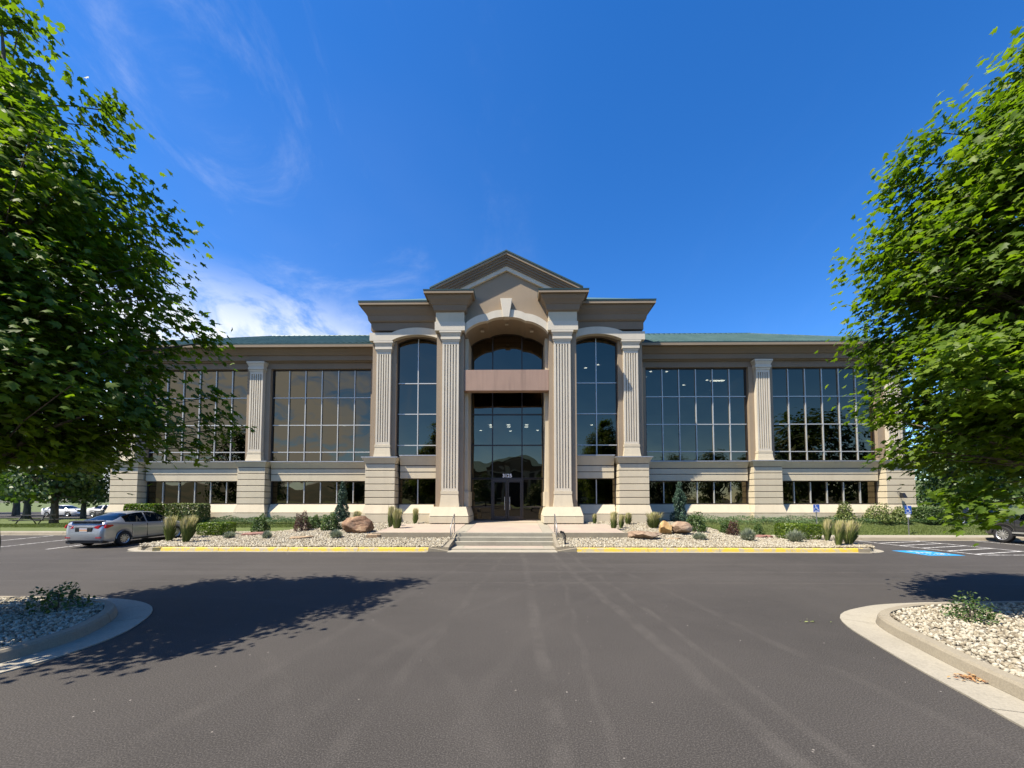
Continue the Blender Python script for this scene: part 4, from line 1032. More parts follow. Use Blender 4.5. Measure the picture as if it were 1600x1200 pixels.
def shrub(name, label, cat, x, y, w, h, n, size, mat, group=None, fn=None, z=None, up=.5, sp=.4, rz=0, aspect=1):
    t = empty(name, (x, y, G(x, y) if z is None else z), rz); tag(t, label, cat, group)
    o = inst('foliage', leaf_blob(int(n*2.8), size*1.3, fn or dome(w, h), M[mat], aspect, up), t); o['kind'] = 'stuff'
    mb = MB(); stems(mb, 7, h*.75, .012 + .006*h, w*sp); mb.build('stems', M['bark'], t)
    return t
def sage(x, y, w, h, label, tall=False):
    """spiky silver clump of fine upright stems"""
    n = 520; a = rng.uniform(0, 6.28, n); lean = rng.random(n)**.7; L = h*rng.uniform(.55, 1.05, n)
    d = np.stack([np.cos(a)*lean*w/2, np.sin(a)*lean*w/2, L*(1-.35*lean**2)], 1); b0 = np.stack([np.cos(a)*.04, np.sin(a)*.04, 0*a-.03], 1)
    s_ = np.stack([-np.sin(a), np.cos(a), 0*a], 1)*.012
    V = np.stack([b0-s_, b0+s_, b0+d*.6+s_*1.6, b0+d, b0+d*.6-s_*1.6], 1); k = 5
    Fa = (np.array([(0, 1, 2, 3, 4)])[None] + (np.arange(n)*k)[:, None, None]).reshape(-1, 5)
    me = np_mesh('stems', V.reshape(-1, 3), Fa, M['leaf_grey'], np.repeat(rng.random(n), k))
    t = empty('sage_shrub', (x, y, G(x, y))); tag(t, label, 'shrub', 'silver sage clumps in the gravel'); inst('stems', me, t)['kind'] = 'stuff'
    lf = leaf_blob(420, .05, dome(w*.9, h*.75, hollow=.2), M['leaf_grey']); inst('foliage', lf, t)['kind'] = 'stuff'
def reed(x, y, w, h, label, group='feather reed grasses in the gravel beds', blow=.12):
    """upright clump: green blades below, straw plumes above, blown a little to the right"""
    t = empty('reed_grass', (x, y, G(x, y))); tag(t, label, 'grass', group)
    for nm, n, l0, l1, c0, c1, ww in (('blades', 420, .45, .82, 0, .5, .009), ('plumes', 230, .78, 1.06, .62, 1, .016)):
        a = rng.uniform(0, 6.28, n); r0 = rng.random(n)**.5*w*.16; lean = rng.random(n)**1.5*w*.46; L = h*rng.uniform(l0, l1, n)
        ca, sa = np.cos(a), np.sin(a); b0 = np.stack([ca*r0, sa*r0, 0*a-.04], 1)
        tip = b0 + np.stack([ca*lean + blow*h*rng.random(n), sa*lean, L], 1); mid = b0 + (tip-b0)*np.array([.38, .38, .62])
        s_ = np.stack([-sa, ca, 0*a], 1)*ww
        if nm == 'plumes': V = np.stack([b0-s_*.2, b0+s_*.2, mid+s_*.3, mid+(tip-mid)*.5+s_*1.2, tip, mid+(tip-mid)*.5-s_*1.2, mid-s_*.3], 1)
        else: V = np.stack([b0-s_, b0+s_, mid+s_*.8, mid+(tip-mid)*.6+s_*.5, tip, mid+(tip-mid)*.6-s_*.5, mid-s_*.8], 1)
        Fa = (np.arange(7)[None] + (np.arange(n)*7)[:, None])
        o = inst(nm, np_mesh(nm, V.reshape(-1, 3), Fa, M['reed'], np.repeat(rng.uniform(c0, c1, n), 7)), t); o['kind'] = 'stuff'
def spruce(x, y, h, w, label):
    t = empty('weeping_spruce', (x, y, G(x, y))); tag(t, label, 'conifer', 'weeping spruces in front of the lower windows')
    mb = MB(); mb.tube([(0, 0, -.1), (.03, 0, h*.4), (-.03, 0, h*.72), (.02, 0, h*.93), (.12, 0, h)], [.05, .045, .035, .022, .01], 6); mb.build('trunk', M['bark'], t)
    P = []; D = []
    for i in range(210):
        u = rng.random()**1.15; z = h*(.06+.92*u); a = rng.uniform(0, 6.28)
        r = (w/2)*(1-u)**.62*(1 + .28*math.sin(z*6.0 + x)) + .03; L = .16 + .34*(1-u)
        for k in range(34):
            f = rng.random(); p = np.array([math.cos(a)*r*min(1, f*1.6), math.sin(a)*r*min(1, f*1.6), z - L*f**1.7]) + rng.normal(size=3)*.028
            P.append(p); D.append(np.array([math.cos(a)*.5, math.sin(a)*.5, -.7]) + rng.normal(size=3)*.5)
    P = np.array(P); P[:, 2] = np.maximum(P[:, 2], .03); D = np.array(D); n = len(P)
    Rm = frames(rng.normal(size=(n, 3)), D); S = rng.uniform(.09, .16, n)
    V = np.einsum('nij,nkj->nki', Rm, OVAL_V[None]*S[:, None, None]*np.array([.55, 1, 1])) + P[:, None]
    o = inst('needles', np_mesh('needles', V.reshape(-1, 3), (OVAL_F[None] + (np.arange(n)*4)[:, None, None]).reshape(-1, 4), M['needle'], np.repeat(rng.random(n), 4)), t); o['kind'] = 'stuff'

# -- bed beside the sedan
reed(-15.02, 17.7, .55, 1.2, 'tall straw reed clump beside the front wheel of the silver sedan'); reed(-15.0, 18.8, .55, 1.15, 'straw reed clump behind two others, hiding the sedan front wheel'); reed(-13.95, 17.35, .6, 1.2, 'straw reed clump closest to the boxwood by the sedan')
shrub('boxwood', 'clipped low yellow-green boxwood near the silver sedan', 'shrub', -14.6, 20.0, 1.35, .66, 1900, .055, 'leaf_box', 'clipped boxwoods', slab(1.3, 1.1, .6))
sage(-13.0, 18.7, .55, .42, 'silver sage clump just in front of the boxwood by the sedan'); sage(-10.95, 18.3, .46, .45, 'small silver sage clump beside the long red flagstone'); sage(-7.7, 18.2, .62, .48, 'silver sage clump at the foot of the big brown boulder')
shrub('rose_shrub', 'loose green shrub behind the long red flagstone', 'shrub', -13.5, 21.7, .9, .95, 520, .075, 'leaf_green')
shrub('barberry', 'dark burgundy barberry left of the weeping spruce and brown boulder', 'shrub', -10.5, 20.5, .85, .98, 620, .055, 'leaf_red', 'burgundy barberries')
shrub('rose_shrub', 'small green shrub tucked behind the large burgundy barberry', 'shrub', -10.4, 21.5, .75, .72, 420, .07, 'leaf_green')
shrub('rose_shrub', 'leafy green shrub touching the big brown boulder', 'shrub', -9.0, 20.4, .95, .86, 620, .075, 'leaf_green')
spruce(-9.95, 23.9, 2.5, .78, 'weeping blue-green spruce behind the big brown boulder')
reed(-8.55, 22.6, .50, .80, 'short reed clump against the pier behind the brown boulder'); reed(-6.2, 21.3, .42, 1.2, 'slim reed clump behind its twin beside the brown boulder'); reed(-5.55, 20.2, .55, 1.2, 'full reed clump in front of its twin beside the brown boulder'); reed(-5.2, 22.6, .36, .95, 'lone narrow reed clump next to the column plinth and landing')
# -- bed beside the painted stall
reed(5.0, 22.7, .26, .62, 'lone tiny reed clump next to the plinth on the yellow boulder side'); reed(5.5, 20.3, .42, 1.02, 'tallest of three slim reed clumps before the pier'); reed(6.05, 20.9, .34, .8, 'middle of three slim reed clumps before the pier'); reed(6.82, 22.4, .44, .72, 'rear one of three slim reed clumps, against the pier'); reed(7.8, 21.1, .95, .92, 'wide reed clump behind the yellow boulder')
spruce(10.5, 24.3, 2.55, .86, 'weeping blue-green spruce behind the yellow boulder')
shrub('rose_shrub', 'leafy shrub between the yellow boulder and the lawn tip', 'shrub', 9.7, 20.4, 1.0, .92, 640, .075, 'leaf_green')
sage(8.75, 17.9, .68, .40, 'silver sage clump in front of the tan and yellow boulders'); sage(10.95, 18.0, .75, .66, 'silver sage clump with tall wispy stems'); sage(13.2, 18.2, .9, .66, 'feathery silver sage overlapping the clipped boxwood')
shrub('rose_shrub', 'small green shrub left of the small barberry at the lawn edge', 'shrub', 11.6, 21.1, .62, .68, 380, .065, 'leaf_green'); shrub('barberry', 'small burgundy barberry at the lawn edge near the clipped boxwood', 'shrub', 11.45, 20.1, .62, .76, 460, .05, 'leaf_red', 'burgundy barberries')
shrub('rose_shrub', 'small green shrub between the small barberry and the boxwood', 'shrub', 13.1, 20.8, .55, .68, 320, .065, 'leaf_green')
shrub('boxwood', 'clipped large yellow-green boxwood in front of the first accessible sign', 'shrub', 14.35, 19.7, 1.65, .80, 2300, .055, 'leaf_box', 'clipped boxwoods', slab(1.55, 1.3, .72))
reed(15.0, 18.7, .40, 1.08, 'slim pale reed clump behind two others at the kerb end'); reed(13.95, 16.75, .46, 1.12, 'reed clump closest to the kerb end by the blue paint', blow=.22); reed(14.72, 17.15, .6, 1.12, 'broad wind-blown reed clump at the kerb end by the blue paint', blow=.3)
# -- along the wings
shrub('hedge', 'square clipped hedge with pale tips under the wing windows', 'hedge', -19.9, 24.55, 2.3, 1.2, 3200, .085, 'leaf_hedge', 'clipped hedges at the wing', slab(2.2, 1.0, 1.15)); shrub('hedge', 'yellow-green clipped hedge above the sedan roof', 'hedge', -22.7, 24.7, 2.2, 1.15, 3000, .085, 'leaf_box', 'clipped hedges at the wing', slab(2.1, 1.0, 1.1))
def cover(x0, x1, y0, y1, h, n, label):
    def f(k):
        P = np.stack([rng.uniform(x0, x1, k), rng.uniform(y0, y1, k)], 1)
        zt = np.array([G(a, b) for a, b in P]); bump_ = h*(.75+.25*np.sin(P[:, 0]*3.1)*np.sin(P[:, 1]*5+P[:, 0]))
        return np.c_[P, zt + bump_*rng.random(k)**.45]
    tag(inst('ground_cover', leaf_blob(n, .075, f, M['leaf_cover'], up=1.0)), label, 'ground cover', kind='stuff')
cover(-18.9, -11.2, 24.2, 25.4, .34, 6500, 'low grey-green ground cover along the wing near the square hedge'); cover(10.9, 27, 24.25, 25.4, .42, 12000, 'low leafy ground cover along the wing behind the accessible signs')
for x, w, h, lab in ((20.9, .95, 1.15, 'upright flowering shrub in the ground cover left of the second accessible sign'), (23.0, 1.6, 1.1, 'wide pale green shrub against the corner pier'), (24.3, 1.0, .9, 'small pale green shrub beside the second accessible sign')):
    shrub('flowering_shrub', lab, 'shrub', x, 24.9, w, h, 700, .085, 'leaf_hedge')
shrub('hedge', 'clipped brownish hedge below the pale trunked tree', 'hedge', 26.4, 24.9, 2.3, .95, 3000, .08, 'leaf_green', None, slab(2.2, 1.3, .9))
shrub('red_shrub', 'dark red shrub on the lawn beyond the sedan boot', 'shrub', -32.5, 33, 3.2, 1.3, 900, .13, 'leaf_red'); shrub('red_shrub', 'dull red shrub beside the leaning tree trunk', 'shrub', -27.6, 31, 2.6, 1.3, 800, .12, 'leaf_red')
shrub('rose_shrub', 'rounded light green bush at the building corner past the sedan roof', 'shrub', -29.3, 31.5, 2.2, 2.2, 900, .13, 'leaf_hedge')
# -- small bushes in the near islands
shrub('island_bush', 'small dark leafy bush in the shaded gravel island', 'shrub', -7.3, 6.85, .80, .46, 110, .065, 'leaf_green', 'bushes in the islands', dome(.82, .46, hollow=.45), z=.11, sp=.3)
shrub('island_bush', 'small brownish bush at the edge of the sunlit gravel island', 'shrub', 7.75, 6.42, .62, .44, 190, .042, 'leaf_green', 'bushes in the islands', dome(.62, .42, hollow=.4), z=.11, sp=.3)

# ================================================================== ROCKS
def boulder(name, label, x, y, w, d, h, mat, seed, group='boulders in the gravel beds', sink=.12, rz=0, cuts=9):
    import bmesh
    g = random.Random(seed); bm = bmesh.new(); bmesh.ops.create_icosphere(bm, subdivisions=4, radius=1)
    planes = []
    for i in range(cuts+6):
        n = Vector((g.gauss(0, 1), g.gauss(0, 1), g.gauss(.25, .8))).normalized(); planes.append((n, g.uniform(.52, .84)))
    from mathutils import noise as mn
    for v in bm.verts:
        p = v.co.copy()
        for n, o_ in planes:
            e_ = p.dot(n) - o_
            if e_ > 0: p -= n*e_*.985
        p += p.normalized()*(mn.noise(p*2.2+Vector((seed, 0, 0)))*.05 + abs(mn.noise(p*5+Vector((0, seed, 0))))*-.06 + mn.noise(p*16)*.014)
        v.co = (p.x*w/2/.84, p.y*d/2/.84, (p.z*.5+.5)*h/.9)
    me = bpy.data.meshes.new(name); bm.to_mesh(me); bm.free(); me.materials.append(M[mat])
    o = inst(name, me); o.location = (x, y, G(x, y)-sink*h); o.rotation_euler = (0, 0, rz); tag(o, label, 'rock', group); return o
boulder('boulder', 'big red-brown boulder in front of a weeping spruce', -7.25, 19.7, 1.62, 1.1, .92, 'rock_brown', 3, rz=.2)
boulder('boulder', 'low craggy pink boulder half sunk in the gravel', 6.3, 18.1, 1.6, .9, .46, 'rock_pink', 8)
boulder('boulder', 'yellow boulder leaning on the tan one', 7.75, 19.3, .85, .8, .68, 'rock_yellow', 12); boulder('boulder', 'tan-brown boulder right beside the yellow one', 8.5, 19.3, 1.0, .85, .66, 'rock_pink', 17)
boulder('dark_stone', 'small dark stone below the big barberry', -9.65, 21.3, .42, .3, .2, 'rock_brown', 31)
def flag(label, x, y, w, d, h, mat, seed, rz):
    g = random.Random(seed); n = 9; ring = []
    for i in range(n):
        a = 2*math.pi*i/n + g.uniform(-.2, .2); ring.append((w/2*math.cos(a)*g.uniform(.8, 1.1), d/2*math.sin(a)*g.uniform(.75, 1.1)))
    mb = MB(); V = [(p[0], p[1], -.05) for p in ring] + [(p[0]*1.02, p[1]*1.02, h*.8+g.uniform(-.02, .02)) for p in ring] + [(p[0]*.9, p[1]*.88, h+g.uniform(-.015, .02)) for p in ring]
    Fs = [(i, (i+1) % n, n+(i+1) % n, n+i) for i in range(n)] + [(n+i, n+(i+1) % n, 2*n+(i+1) % n, 2*n+i) for i in range(n)] + [tuple(range(2*n, 3*n))]
    o = mb.add(V, Fs).build('flagstone', M[mat]); o.location = (x, y, G(x, y)); o.rotation_euler = (R(3), R(-3), rz); tag(o, label, 'rock', 'flat stones in the gravel beds')
flag('long red flagstone in the gravel behind the small sage', -12.5, 19.8, 1.25, .6, .15, 'rock_red', 2, .1); flag('narrow tan flagstone in front of the big barberry', -9.15, 18.0, 1.05, .5, .13, 'rock_tan', 3, .2)
flag('tan flagstone in front of the big brown boulder', -5.9, 18.3, .85, .5, .2, 'rock_tan', 4, .25); flag('red flagstone beside the large boxwood', 12.6, 20.1, 1.0, .6, .12, 'rock_red', 5, 0); flag('second red flagstone tucked beside the large boxwood', 13.25, 20.3, .6, .4, .14, 'rock_red', 6, .5)
flag('flat greenish stone in front of the yellow boulder', 7.6, 18.0, .8, .35, .07, 'rock_tan', 9, -.2)

# ================================================================== VEHICLES
def car(name, label, loc, rz, paint, P, group=None, detail=True, pitch=0):
    """y runs from the rear bumper forward; the shell is lofted from stations along the length"""
    t = empty(name, loc, rz); t.rotation_euler = (pitch, 0, rz); tag(t, label, 'car', group)
    Lc, W = P['L'], P['W']; wr = P['wheel']; wy = P['wy']
    st = sorted(set(list(np.linspace(0, Lc, 70 if detail else 34)) + [w_ + wr*1.12*math.sin(a) for w_ in wy for a in np.linspace(-1.57, 1.57, 13)] + P['cuts']))
    def I(k, y): return float(np.interp(y, [q[0] for q in P[k]], [q[1] for q in P[k]]))
    rings = []
    for y in st:
        zb = I('bot', y)
        for w_ in wy:
            dd = abs(y-w_)
            if dd < wr*1.12: zb = max(zb, wr + math.sqrt((wr*1.12)**2-dd*dd)*.98 - wr*.02)
        be, ro, w_, wro = I('belt', y), I('roof', y), I('half', y), I('rhalf', y)
        ro = max(ro, be+.02); zb = min(zb, be-.12)
        rings.append([(w_*.93, zb), (w_*.985, zb+.25*(be-zb)), (w_, zb+.55*(be-zb)), (w_*.995, zb+.78*(be-zb)), (w_*.955, be-.03), (w_*.925, be),
                      (w_*.925+(wro-w_*.925)*.52, be+(ro-be)*.50), (wro, ro-.055*min(1, (ro-be)/.2)), (wro*.86, ro-.018), (wro*.45, ro), (0, ro+.004)])
    m = len(rings[0]); groups = {}
    for i in range(len(st)-1):
        ym = (st[i]+st[i+1])/2
        for j in range(m-1):
            g = 'body'
            if j in (5, 6):
                for q, (a, b) in enumerate(P['side']):
                    if a < ym < b: g = 'side_window%d' % q
            if j in (7, 8, 9):
                if P['rear'] and P['rear'][0] < ym < P['rear'][1]: g = 'rear_window'
                if P['wind'][0] < ym < P['wind'][1]: g = 'windscreen'
            groups.setdefault(g, []).append((i, j))
    for g, L in groups.items():
        for sides in (((1, -1),) if g in ('body', 'rear_window', 'windscreen') else ((1,), (-1,))):
            mb = MB(); idx = {}
            def vid(i, j, s_):
                k = (i, j, s_ if rings[i][j][0] > 1e-6 else 0)
                if k not in idx: idx[k] = len(mb.v); mb.v.append((s_*rings[i][j][0], st[i], rings[i][j][1]))
                return idx[k]
            for s_ in sides:
                for i, j in L: mb.f.append((vid(i, j, s_), vid(i+1, j, s_), vid(i+1, j+1, s_), vid(i, j+1, s_)))
            if g == 'body':
                for i in (0, len(st)-1):
                    mb.f.append(tuple(vid(i, j, 1) for j in range(m)) + tuple(vid(i, j, -1) for j in range(m-2, -1, -1)))
            nm = 'side_window' if g.startswith('side') else g
            link_mesh(nm, mb.mesh(nm), paint if g == 'body' else M['carglass'], t, True)
    # dark underside and cabin
    MB().box(-W/2*.8, W/2*.8, .25, Lc-.25, P['floor'], P['floor']+.25).build('underbody', M['black'], t)
    c0, c1 = P['cabin']; MB().frustum((-W/2*.78, W/2*.78, c0, c1), P['floor']+.26, (-W/2*.5, W/2*.5, c0+.45, c1-.6), P['cab_z']).build('cabin', M['black'], t)
    tw = .21
    for y in wy:
        for s_ in (-1, 1):
            Mx = Matrix.Translation((s_*(W/2-.005), y, wr)) @ Matrix.Rotation(R(90)*s_, 4, 'Y')
            tyre = [(wr*.60, 0), (wr*.66, .012), (wr*.90, .012), (wr*.985, -.02), (wr, -.05), (wr, -.17), (wr*.95, -.20), (wr*.6, -.21)]
            wl_ = MB().lathe(tyre, 28, Mx).build('wheel', M['rubber'], t, smooth=True)
            MB().lathe([(0, -.06), (wr*.62, -.06), (wr*.63, -.2)], 20, Mx).build('wheel_well', M['black'], wl_)
            rim = MB(); rim.lathe([(wr*.57, -.01), (wr*.635, .012), (wr*.655, -.03)], 28, Mx); rim.lathe([(0, .0), (wr*.14, -.002), (wr*.16, -.05)], 14, Mx)
            for k in range(P['spokes']):
                a = 2*math.pi*k/P['spokes']; ww = P['spw']*wr
                u = Vector((math.cos(a), math.sin(a), 0)); v_ = Vector((-math.sin(a), math.cos(a), 0))
                pts = [u*wr*.1-v_*ww*.45, u*wr*.1+v_*ww*.45, u*wr*.6+v_*ww, u*wr*.6-v_*ww]
                rim.add([Mx @ (p_ + Vector((0, 0, -.012))) for p_ in pts] + [Mx @ (p_ + Vector((0, 0, -.05))) for p_ in pts], [(0, 1, 2, 3), (0, 4, 5, 1), (1, 5, 6, 2), (3, 2, 6, 7), (0, 3, 7, 4)])
            rim.build('rim', M['chrome'], wl_)
            arch = MB(); arch.tube([(s_*(W/2*.985), y+wr*1.13*math.sin(a), wr+wr*1.12*math.cos(a)) for a in np.linspace(-1.5, 1.5, 15)], .016, 5); arch.build('arch_lip', paint, t)
    return t
SED = dict(L=4.62, W=1.76, wheel=.325, wy=(.93, 3.63), floor=.22, cabin=(.6, 3.4), cab_z=1.32, spokes=10, spw=.085, cuts=[.5, .56, 1.30, 1.36, 2.72, 3.5, 3.55],
    bot=[(0, .34), (.05, .27), (.4, .24), (1.4, .22), (3.2, .22), (4.3, .22), (4.62, .32)],
    belt=[(0, .60), (.03, .66), (.05, .88), (.10, 1.02), (.16, 1.075), (.55, 1.085), (1.2, 1.03), (2.2, .985), (3.2, .95), (3.6, .93), (4.2, .82), (4.5, .66), (4.62, .52)],
    roof=[(0, .62), (.03, .68), (.05, .92), (.10, 1.06), (.16, 1.125), (.45, 1.14), (.55, 1.15), (.95, 1.33), (1.33, 1.445), (1.75, 1.495), (2.2, 1.50), (2.65, 1.455), (3.05, 1.29), (3.55, 1.0), (4.2, .87), (4.5, .70), (4.62, .54)],
    half=[(0, .70), (.05, .80), (.15, .845), (.5, .875), (1.2, .88), (3.4, .88), (4.0, .855), (4.4, .76), (4.62, .58)],
    rhalf=[(0, .55), (.16, .70), (.5, .68), (1.0, .60), (1.5, .575), (2.4, .58), (2.9, .62), (3.5, .72), (4.62, .45)],
    side=[(.98, 1.98), (2.06, 3.12)], rear=(.56, 1.30), wind=(2.74, 3.5))
sed = car('sedan', 'silver four door sedan parked nose-in at the end stall', (-17.83, 16.72, .02), 0, M['silver'], SED, pitch=R(1.3))
# tail of the sedan
for s_ in (-1, 1):
    lamp_ = MB().prism([(s_*.44, .86), (s_*.60, .82), (s_*.80, .83), (s_*.85, .90), (s_*.84, 1.0), (s_*.70, .985), (s_*.47, .93)], .035, .13, 'y'); lamp_.v = [(x, y + (.10 if abs(x) > .75 else 0) - (.0), z) for x, y, z in lamp_.v]
    l_ = lamp_.build('tail_light', M['redlamp'], sed)
    MB().prism([(.05, .86), (.15, .83), (.44, .93), (.40, .98), (.12, .99)], s_*.838, s_*.876, 'x').build('lens', M['redlamp'], l_)
    MB().box(s_*.55, s_*.76, -.012, .05, .43, .47).build('reflector', M['redlamp'], sed)
    for y in (1.62, 2.72): MB().box(s_*.868, s_*.895, y, y+.2, .885, .92).build('door_handle', M['silver'], sed, bevel=.008)
    for y in (1.28, 2.02, 3.22): MB().box(s_*.866, s_*.882, y-.006, y+.006, .33, .94).build('door_seam', M['black'], sed)
    MB().box(s_*.855, s_*.886, 1.35, 3.2, .24, .30).build('sill', M['black'], sed)
    mr = MB(); mr.frustum((s_*.9-.1, s_*.9+.1, 2.98, 3.12), .98, (s_*.9-.09, s_*.9+.08, 3.0, 3.12), 1.12); mr.build('wing_mirror', M['silver'], sed, bevel=.02)
MB().box(-.80, .80, .03, .35, .20, .33).build('bumper_valance', M['black'], sed, bevel=.03)
MB().box(-.36, .36, .012, .06, .70, .86).build('plate_recess', M['black'], sed); MB().box(-.165, .165, .002, .0115, .705, .855).build('licence_plate', M['plate'], sed)
MB().prism([(.06, 1.115), (.02, 1.14), (.30, 1.165), (.34, 1.135)], -.66, .66, 'x').build('boot_spoiler', M['black'], sed)
MB().box(-.42, .42, .028, .06, .885, .915).build('chrome_strip', M['chrome'], sed)
MB().box(-.74, -.60, .05, .2, .17, .24).build('exhaust', M['steel'], sed)
SUV = dict(L=4.85, W=1.95, wheel=.40, wy=(1.0, 3.85), floor=.34, cabin=(.3, 3.5), cab_z=1.6, spokes=12, spw=.07, cuts=[.3, 3.0, 3.6],
    bot=[(0, .5), (.1, .42), (1.4, .36), (3.4, .36), (4.6, .40), (4.85, .5)],
    belt=[(0, .95), (.05, 1.08), (.4, 1.12), (3.4, 1.10), (3.7, 1.10), (4.5, 1.02), (4.75, .9), (4.85, .7)],
    roof=[(0, .98), (.06, 1.12), (.15, 1.5), (.4, 1.72), (1.0, 1.78), (2.4, 1.78), (2.9, 1.68), (3.6, 1.16), (4.5, 1.06), (4.75, .92), (4.85, .72)],
    half=[(0, .85), (.15, .94), (.6, .97), (4.2, .97), (4.6, .9), (4.85, .72)], rhalf=[(0, .7), (.3, .68), (2.6, .68), (3.6, .80), (4.85, .6)],
    side=[(.5, 1.35), (1.45, 2.3), (2.4, 3.25)], rear=(.1, .38), wind=(2.92, 3.58))
suv = car('sport_utility', 'charcoal sport utility with bright multi-spoke wheels beside the hatched aisle', (25.3, 15.95, 0), 0, M['charcoal'], SUV)
for s_ in (-1, 1):
    MB().box(s_*.93, s_*1.03, 1.5, 3.4, .36, .42).build('running_board', M['black'], suv, bevel=.01)
    MB().box(s_*.955, s_*.985, 1.35, 3.45, .48, .56).build('door_moulding', M['chrome'], suv)
    for y in (1.4, 2.35, 3.35): MB().box(s_*.958, s_*.974, y-.006, y+.006, .5, 1.08).build('door_seam', M['black'], suv)
PICK = dict(SUV); PICK.update(L=5.6, wy=(1.2, 4.5), W=1.98, cabin=(2.0, 4.2), cab_z=1.5, side=[(2.25, 3.0), (3.1, 3.9)], rear=None, wind=(3.6, 4.25), cuts=[1.95, 2.0, 2.2, 4.2],
    bot=[(0, .55), (.2, .48), (5.3, .48), (5.6, .55)], belt=[(0, 1.05), (1.9, 1.08), (4.2, 1.12), (5.2, 1.08), (5.5, .98), (5.6, .8)],
    roof=[(0, 1.07), (1.95, 1.10), (2.02, 1.5), (2.25, 1.82), (3.4, 1.85), (3.7, 1.75), (4.3, 1.18), (5.2, 1.12), (5.5, 1.0), (5.6, .82)],
    half=[(0, .95), (5.0, .97), (5.6, .8)], rhalf=[(0, .85), (1.95, .85), (2.1, .72), (3.5, .70), (4.3, .82), (5.6, .62)])
car('pickup_truck', 'dark pickup truck parked sideways behind the clipped hedge', (35.2, 33.5, G(38, 33.5)), R(-90), M['navy'], PICK, detail=False)
for i, (x, y, pm, lab) in enumerate(((-53.5, 50, 'carwhite', 'white car in the rear car park, seen between the tree trunks'), (-47.6, 50.5, 'carred', 'red car in the rear car park behind the trees'), (-60.5, 51, 'carwhite', 'white car at the far end of the rear car park'), (-44.2, 52, 'carwhite', 'white car parked just past the red one'))):
    car('parked_car', lab, (x, y, .08), R(90) if i % 2 else R(-90), M[pm], SED, 'cars in the rear car park', detail=False)

# ================================================================== SMALL THINGS
def handrail(x, label):
    t = empty('handrail', (x, 17.6, .06), 0); tag(t, label, 'handrail', 'handrails of the entrance steps')
    top = [(0, 0, .0), (0, 0, .62), (0, -.02, .82), (0, .35, 1.02), (0, .95, 1.36), (0, 1.0, 1.36), (0, 1.06, 1.30), (0, 1.06, .50)]
    MB().tube(top, .022, 8).build('rail', M['steel'], t, smooth=True)
    MB().tube([(0, 0, .35), (0, 1.06, .95)], .014, 6).build('lower_rail', M['steel'], t)
handrail(-2.32, 'steel tube handrail by the steps on the brown boulder side'); handrail(2.37, 'steel tube handrail by the steps on the yellow boulder side')
t = tag(empty('garden_spigot', (2.62, 16.75, .18)), 'small bent black spigot post standing in the gravel by the steps', 'spigot')
MB().tube([(0, 0, -.05), (.02, 0, .38), (-.05, 0, .52), (-.13, 0, .56)], .035, 7).build('post', M['black'], t); MB().box(-.2, -.11, -.04, .04, .50, .60).build('spout', M['black'], t, bevel=.01)
def access_sign(x, y, zt, label, second=True):
    z = G(x, y); t = empty('parking_sign', (x, y, z)); tag(t, label, 'sign', 'blue accessible parking signs')
    MB().box(-.025, .025, -.012, .012, -.1, zt).build('post', M['steel'], t)
    f = MB().box(-.18, .18, -.022, -.014, zt-.46, zt).build('sign_plate', M['sign_blue'], t, bevel=.003)
    m_ = MB(); isa(m_, .0, zt-.21, .36, lambda u, v: (u, -.0245, v)); m_.build('wheelchair_symbol', M['sign_white'], f)
    b_ = MB(); b_.box(-.13, .13, -.0255, -.0225, zt-.425, zt-.40)
    for a in ((-.16, .16, zt-.022, zt-.016), (-.16, .16, zt-.444, zt-.438)): b_.box(a[0], a[1], -.0255, -.0225, a[2], a[3])
    b_.build('sign_lettering', M['sign_white'], f)
    if second: MB().box(-.10, .10, -.02, -.013, zt-.64, zt-.49).build('lower_plate', M['sign_white'], t)
access_sign(18.2, 23.6, 1.40, 'blue accessible parking sign on the lawn behind the large boxwood', False); access_sign(22.3, 22.35, 1.60, 'blue accessible parking sign at the sidewalk below the corner pier')
# picnic table on the lawn
t = tag(empty('picnic_table', (-31.6, 26.3, G(-31.6, 26.3)), R(4)), 'dark coated picnic table with benches under the lawn trees', 'picnic table')
for i in range(5): MB().box(-.95, .95, -.38+.155*i, -.24+.155*i, .72, .76).build('table_slat', M['wood'], t)
for s_ in (-1, 1):
    for i in range(2): MB().box(-.95, .95, s_*.62-.13+.135*i, s_*.62-.005+.135*i, .42, .46).build('bench_slat', M['wood'], t)
    lg = MB(); lg.tube([(s_*.7, -.72, 0), (s_*.7, -.2, .71)], .03, 6); lg.tube([(s_*.7, .72, 0), (s_*.7, .2, .71)], .03, 6); lg.tube([(s_*.7, -.75, .40), (s_*.7, .75, .40)], .025, 6); lg.build('leg_frame', M['wood'], t)
t = tag(empty('park_bench', (-29.3, 28.0, G(-29.3, 28)), R(2)), 'dark backed bench standing behind the picnic table', 'bench')
for i in range(4):
    MB().box(-.8, .8, .12*i, .12*i+.1, .43, .46).build('seat_slat', M['wood'], t); MB().box(-.8, .8, .52, .55, .52+.11*i, .61+.11*i).build('back_slat', M['wood'], t)
for x in (-.7, .7): MB().tube([(x, .05, 0), (x, .05, .43), (x, .5, .43), (x, .55, .95)], .025, 6).build('leg', M['wood'], t); MB().tube([(x, .48, 0), (x, .48, .43)], .025, 6).build('leg', M['wood'], t)
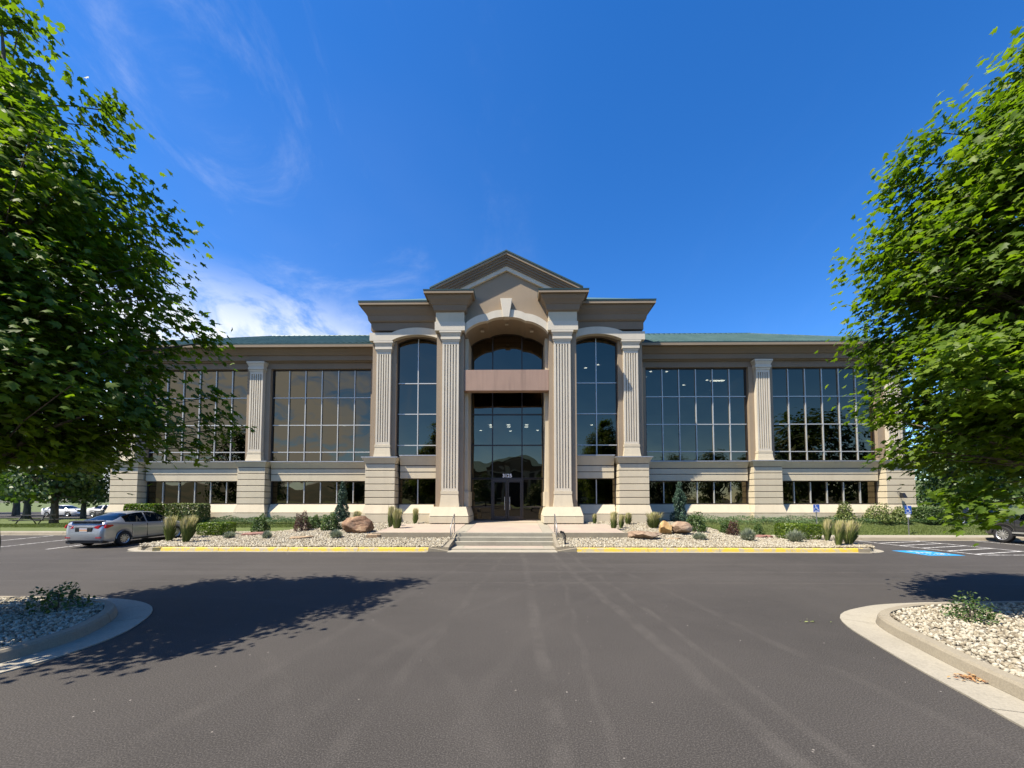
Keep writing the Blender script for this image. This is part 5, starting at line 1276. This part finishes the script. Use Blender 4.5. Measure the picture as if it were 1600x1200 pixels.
# wall light on the corner pier and fallen leaves
t = tag(empty('wall_lamp', (24.6, YW-.42, 2.65)), 'small black flood lamp angled off the corner pier', 'lamp'); MB().tube([(0, 0, 0), (.08, -.25, -.12)], .02, 6).build('arm', M['black'], t); MB().frustum((-.02, .22, -.48, -.22), -.42, (.0, .16, -.36, -.16), -.1).build('lamp_head', M['black'], t)
def litter(label, x, y, n, r, mat, size, name, z=.012):
    P = np.c_[x+rng.normal(size=n)*r, y+rng.normal(size=n)*r*.6, z+rng.random(n)*.015]
    Rm = frames(rng.normal(size=(n, 3))*.25 + np.array([0, 0, 1.]), rng.normal(size=(n, 3))); S = rng.uniform(.6, 1.2, n)*size
    V = np.einsum('nij,nkj->nki', Rm, OVAL_V[None]*S[:, None, None]) + P[:, None]
    tag(inst(name, np_mesh(name, V.reshape(-1, 3), (OVAL_F[None] + (np.arange(n)*4)[:, None, None]).reshape(-1, 4), mat, np.repeat(rng.random(n), 4))), label, 'leaf litter', kind='stuff')
M['dry'] = rnd_mat('dry_leaf', [(0, (.16, .06, .02)), (.5, (.30, .14, .05)), (1, (.42, .28, .12))], .8)
litter('brown needles gathered in the gutter of the sunlit island', 5.72, 4.62, 90, .09, M['dry'], .05, 'fallen_needles', .025); litter('few yellow-green leaves on the asphalt by the sunlit island', 5.55, 6.72, 7, .10, M['leaf_hedge'], .07, 'fallen_leaves')
litter('scattered bits on the asphalt in front of the brown boulder kerb', -7.6, 15.5, 14, .5, M['stones'], .05, 'stray_gravel')

# ================================================================== the twin building across the car park, mirrored in the glass
TW = empty('opposite_building', (0, -76, .85), math.pi); tag(TW, 'tan pedimented office building across the car park, mirrored in the entrance glass', 'building')
keep = {'wing_wall', 'bay_wall', 'cornice', 'arched_architrave', 'portico_pier', 'pediment', 'great_arch', 'main_roof', 'bay_roof', 'gable_roof', 'sign_panel', 'fluted_column', 'pilaster', 'pedestal', 'plinth', 'spandrel', 'base_course', 'architrave', 'frieze', 'end_wall'}
for o in list(BLD.children):
    if o.name.split('.')[0] in keep:
        c = o.copy(); COL.objects.link(c); c.parent = TW; c.matrix_parent_inverse = Matrix.Translation((0, -24, -.85))
        for g_ in o.children:
            if g_.name.split('.')[0] in ('wall_pier', 'rake_trim', 'rake_lip', 'capital', 'column_base', 'stone_band', 'sloped_course', 'bay_side_wall', 'rake_moulding'):
                d = g_.copy(); COL.objects.link(d); d.parent = c
for a, b, z0, z1, y in ((8.4, 25.2, 1.9, 10.8, YW+.3), (-25.2, -8.4, 1.9, 10.8, YW+.3), (4.2, 6.7, 1.9, 12, YB+.4), (-6.7, -4.2, 1.9, 12, YB+.4), (-2.4, 2.4, .85, 12.4, 24.8)):
    MB().box(a, b, y-24, y-23.9, z0-.85, z1-.85).build('window_band', M['dark_alu'], TW)
for o in bpy.data.objects:
    if '_w' in o: del o['_w']
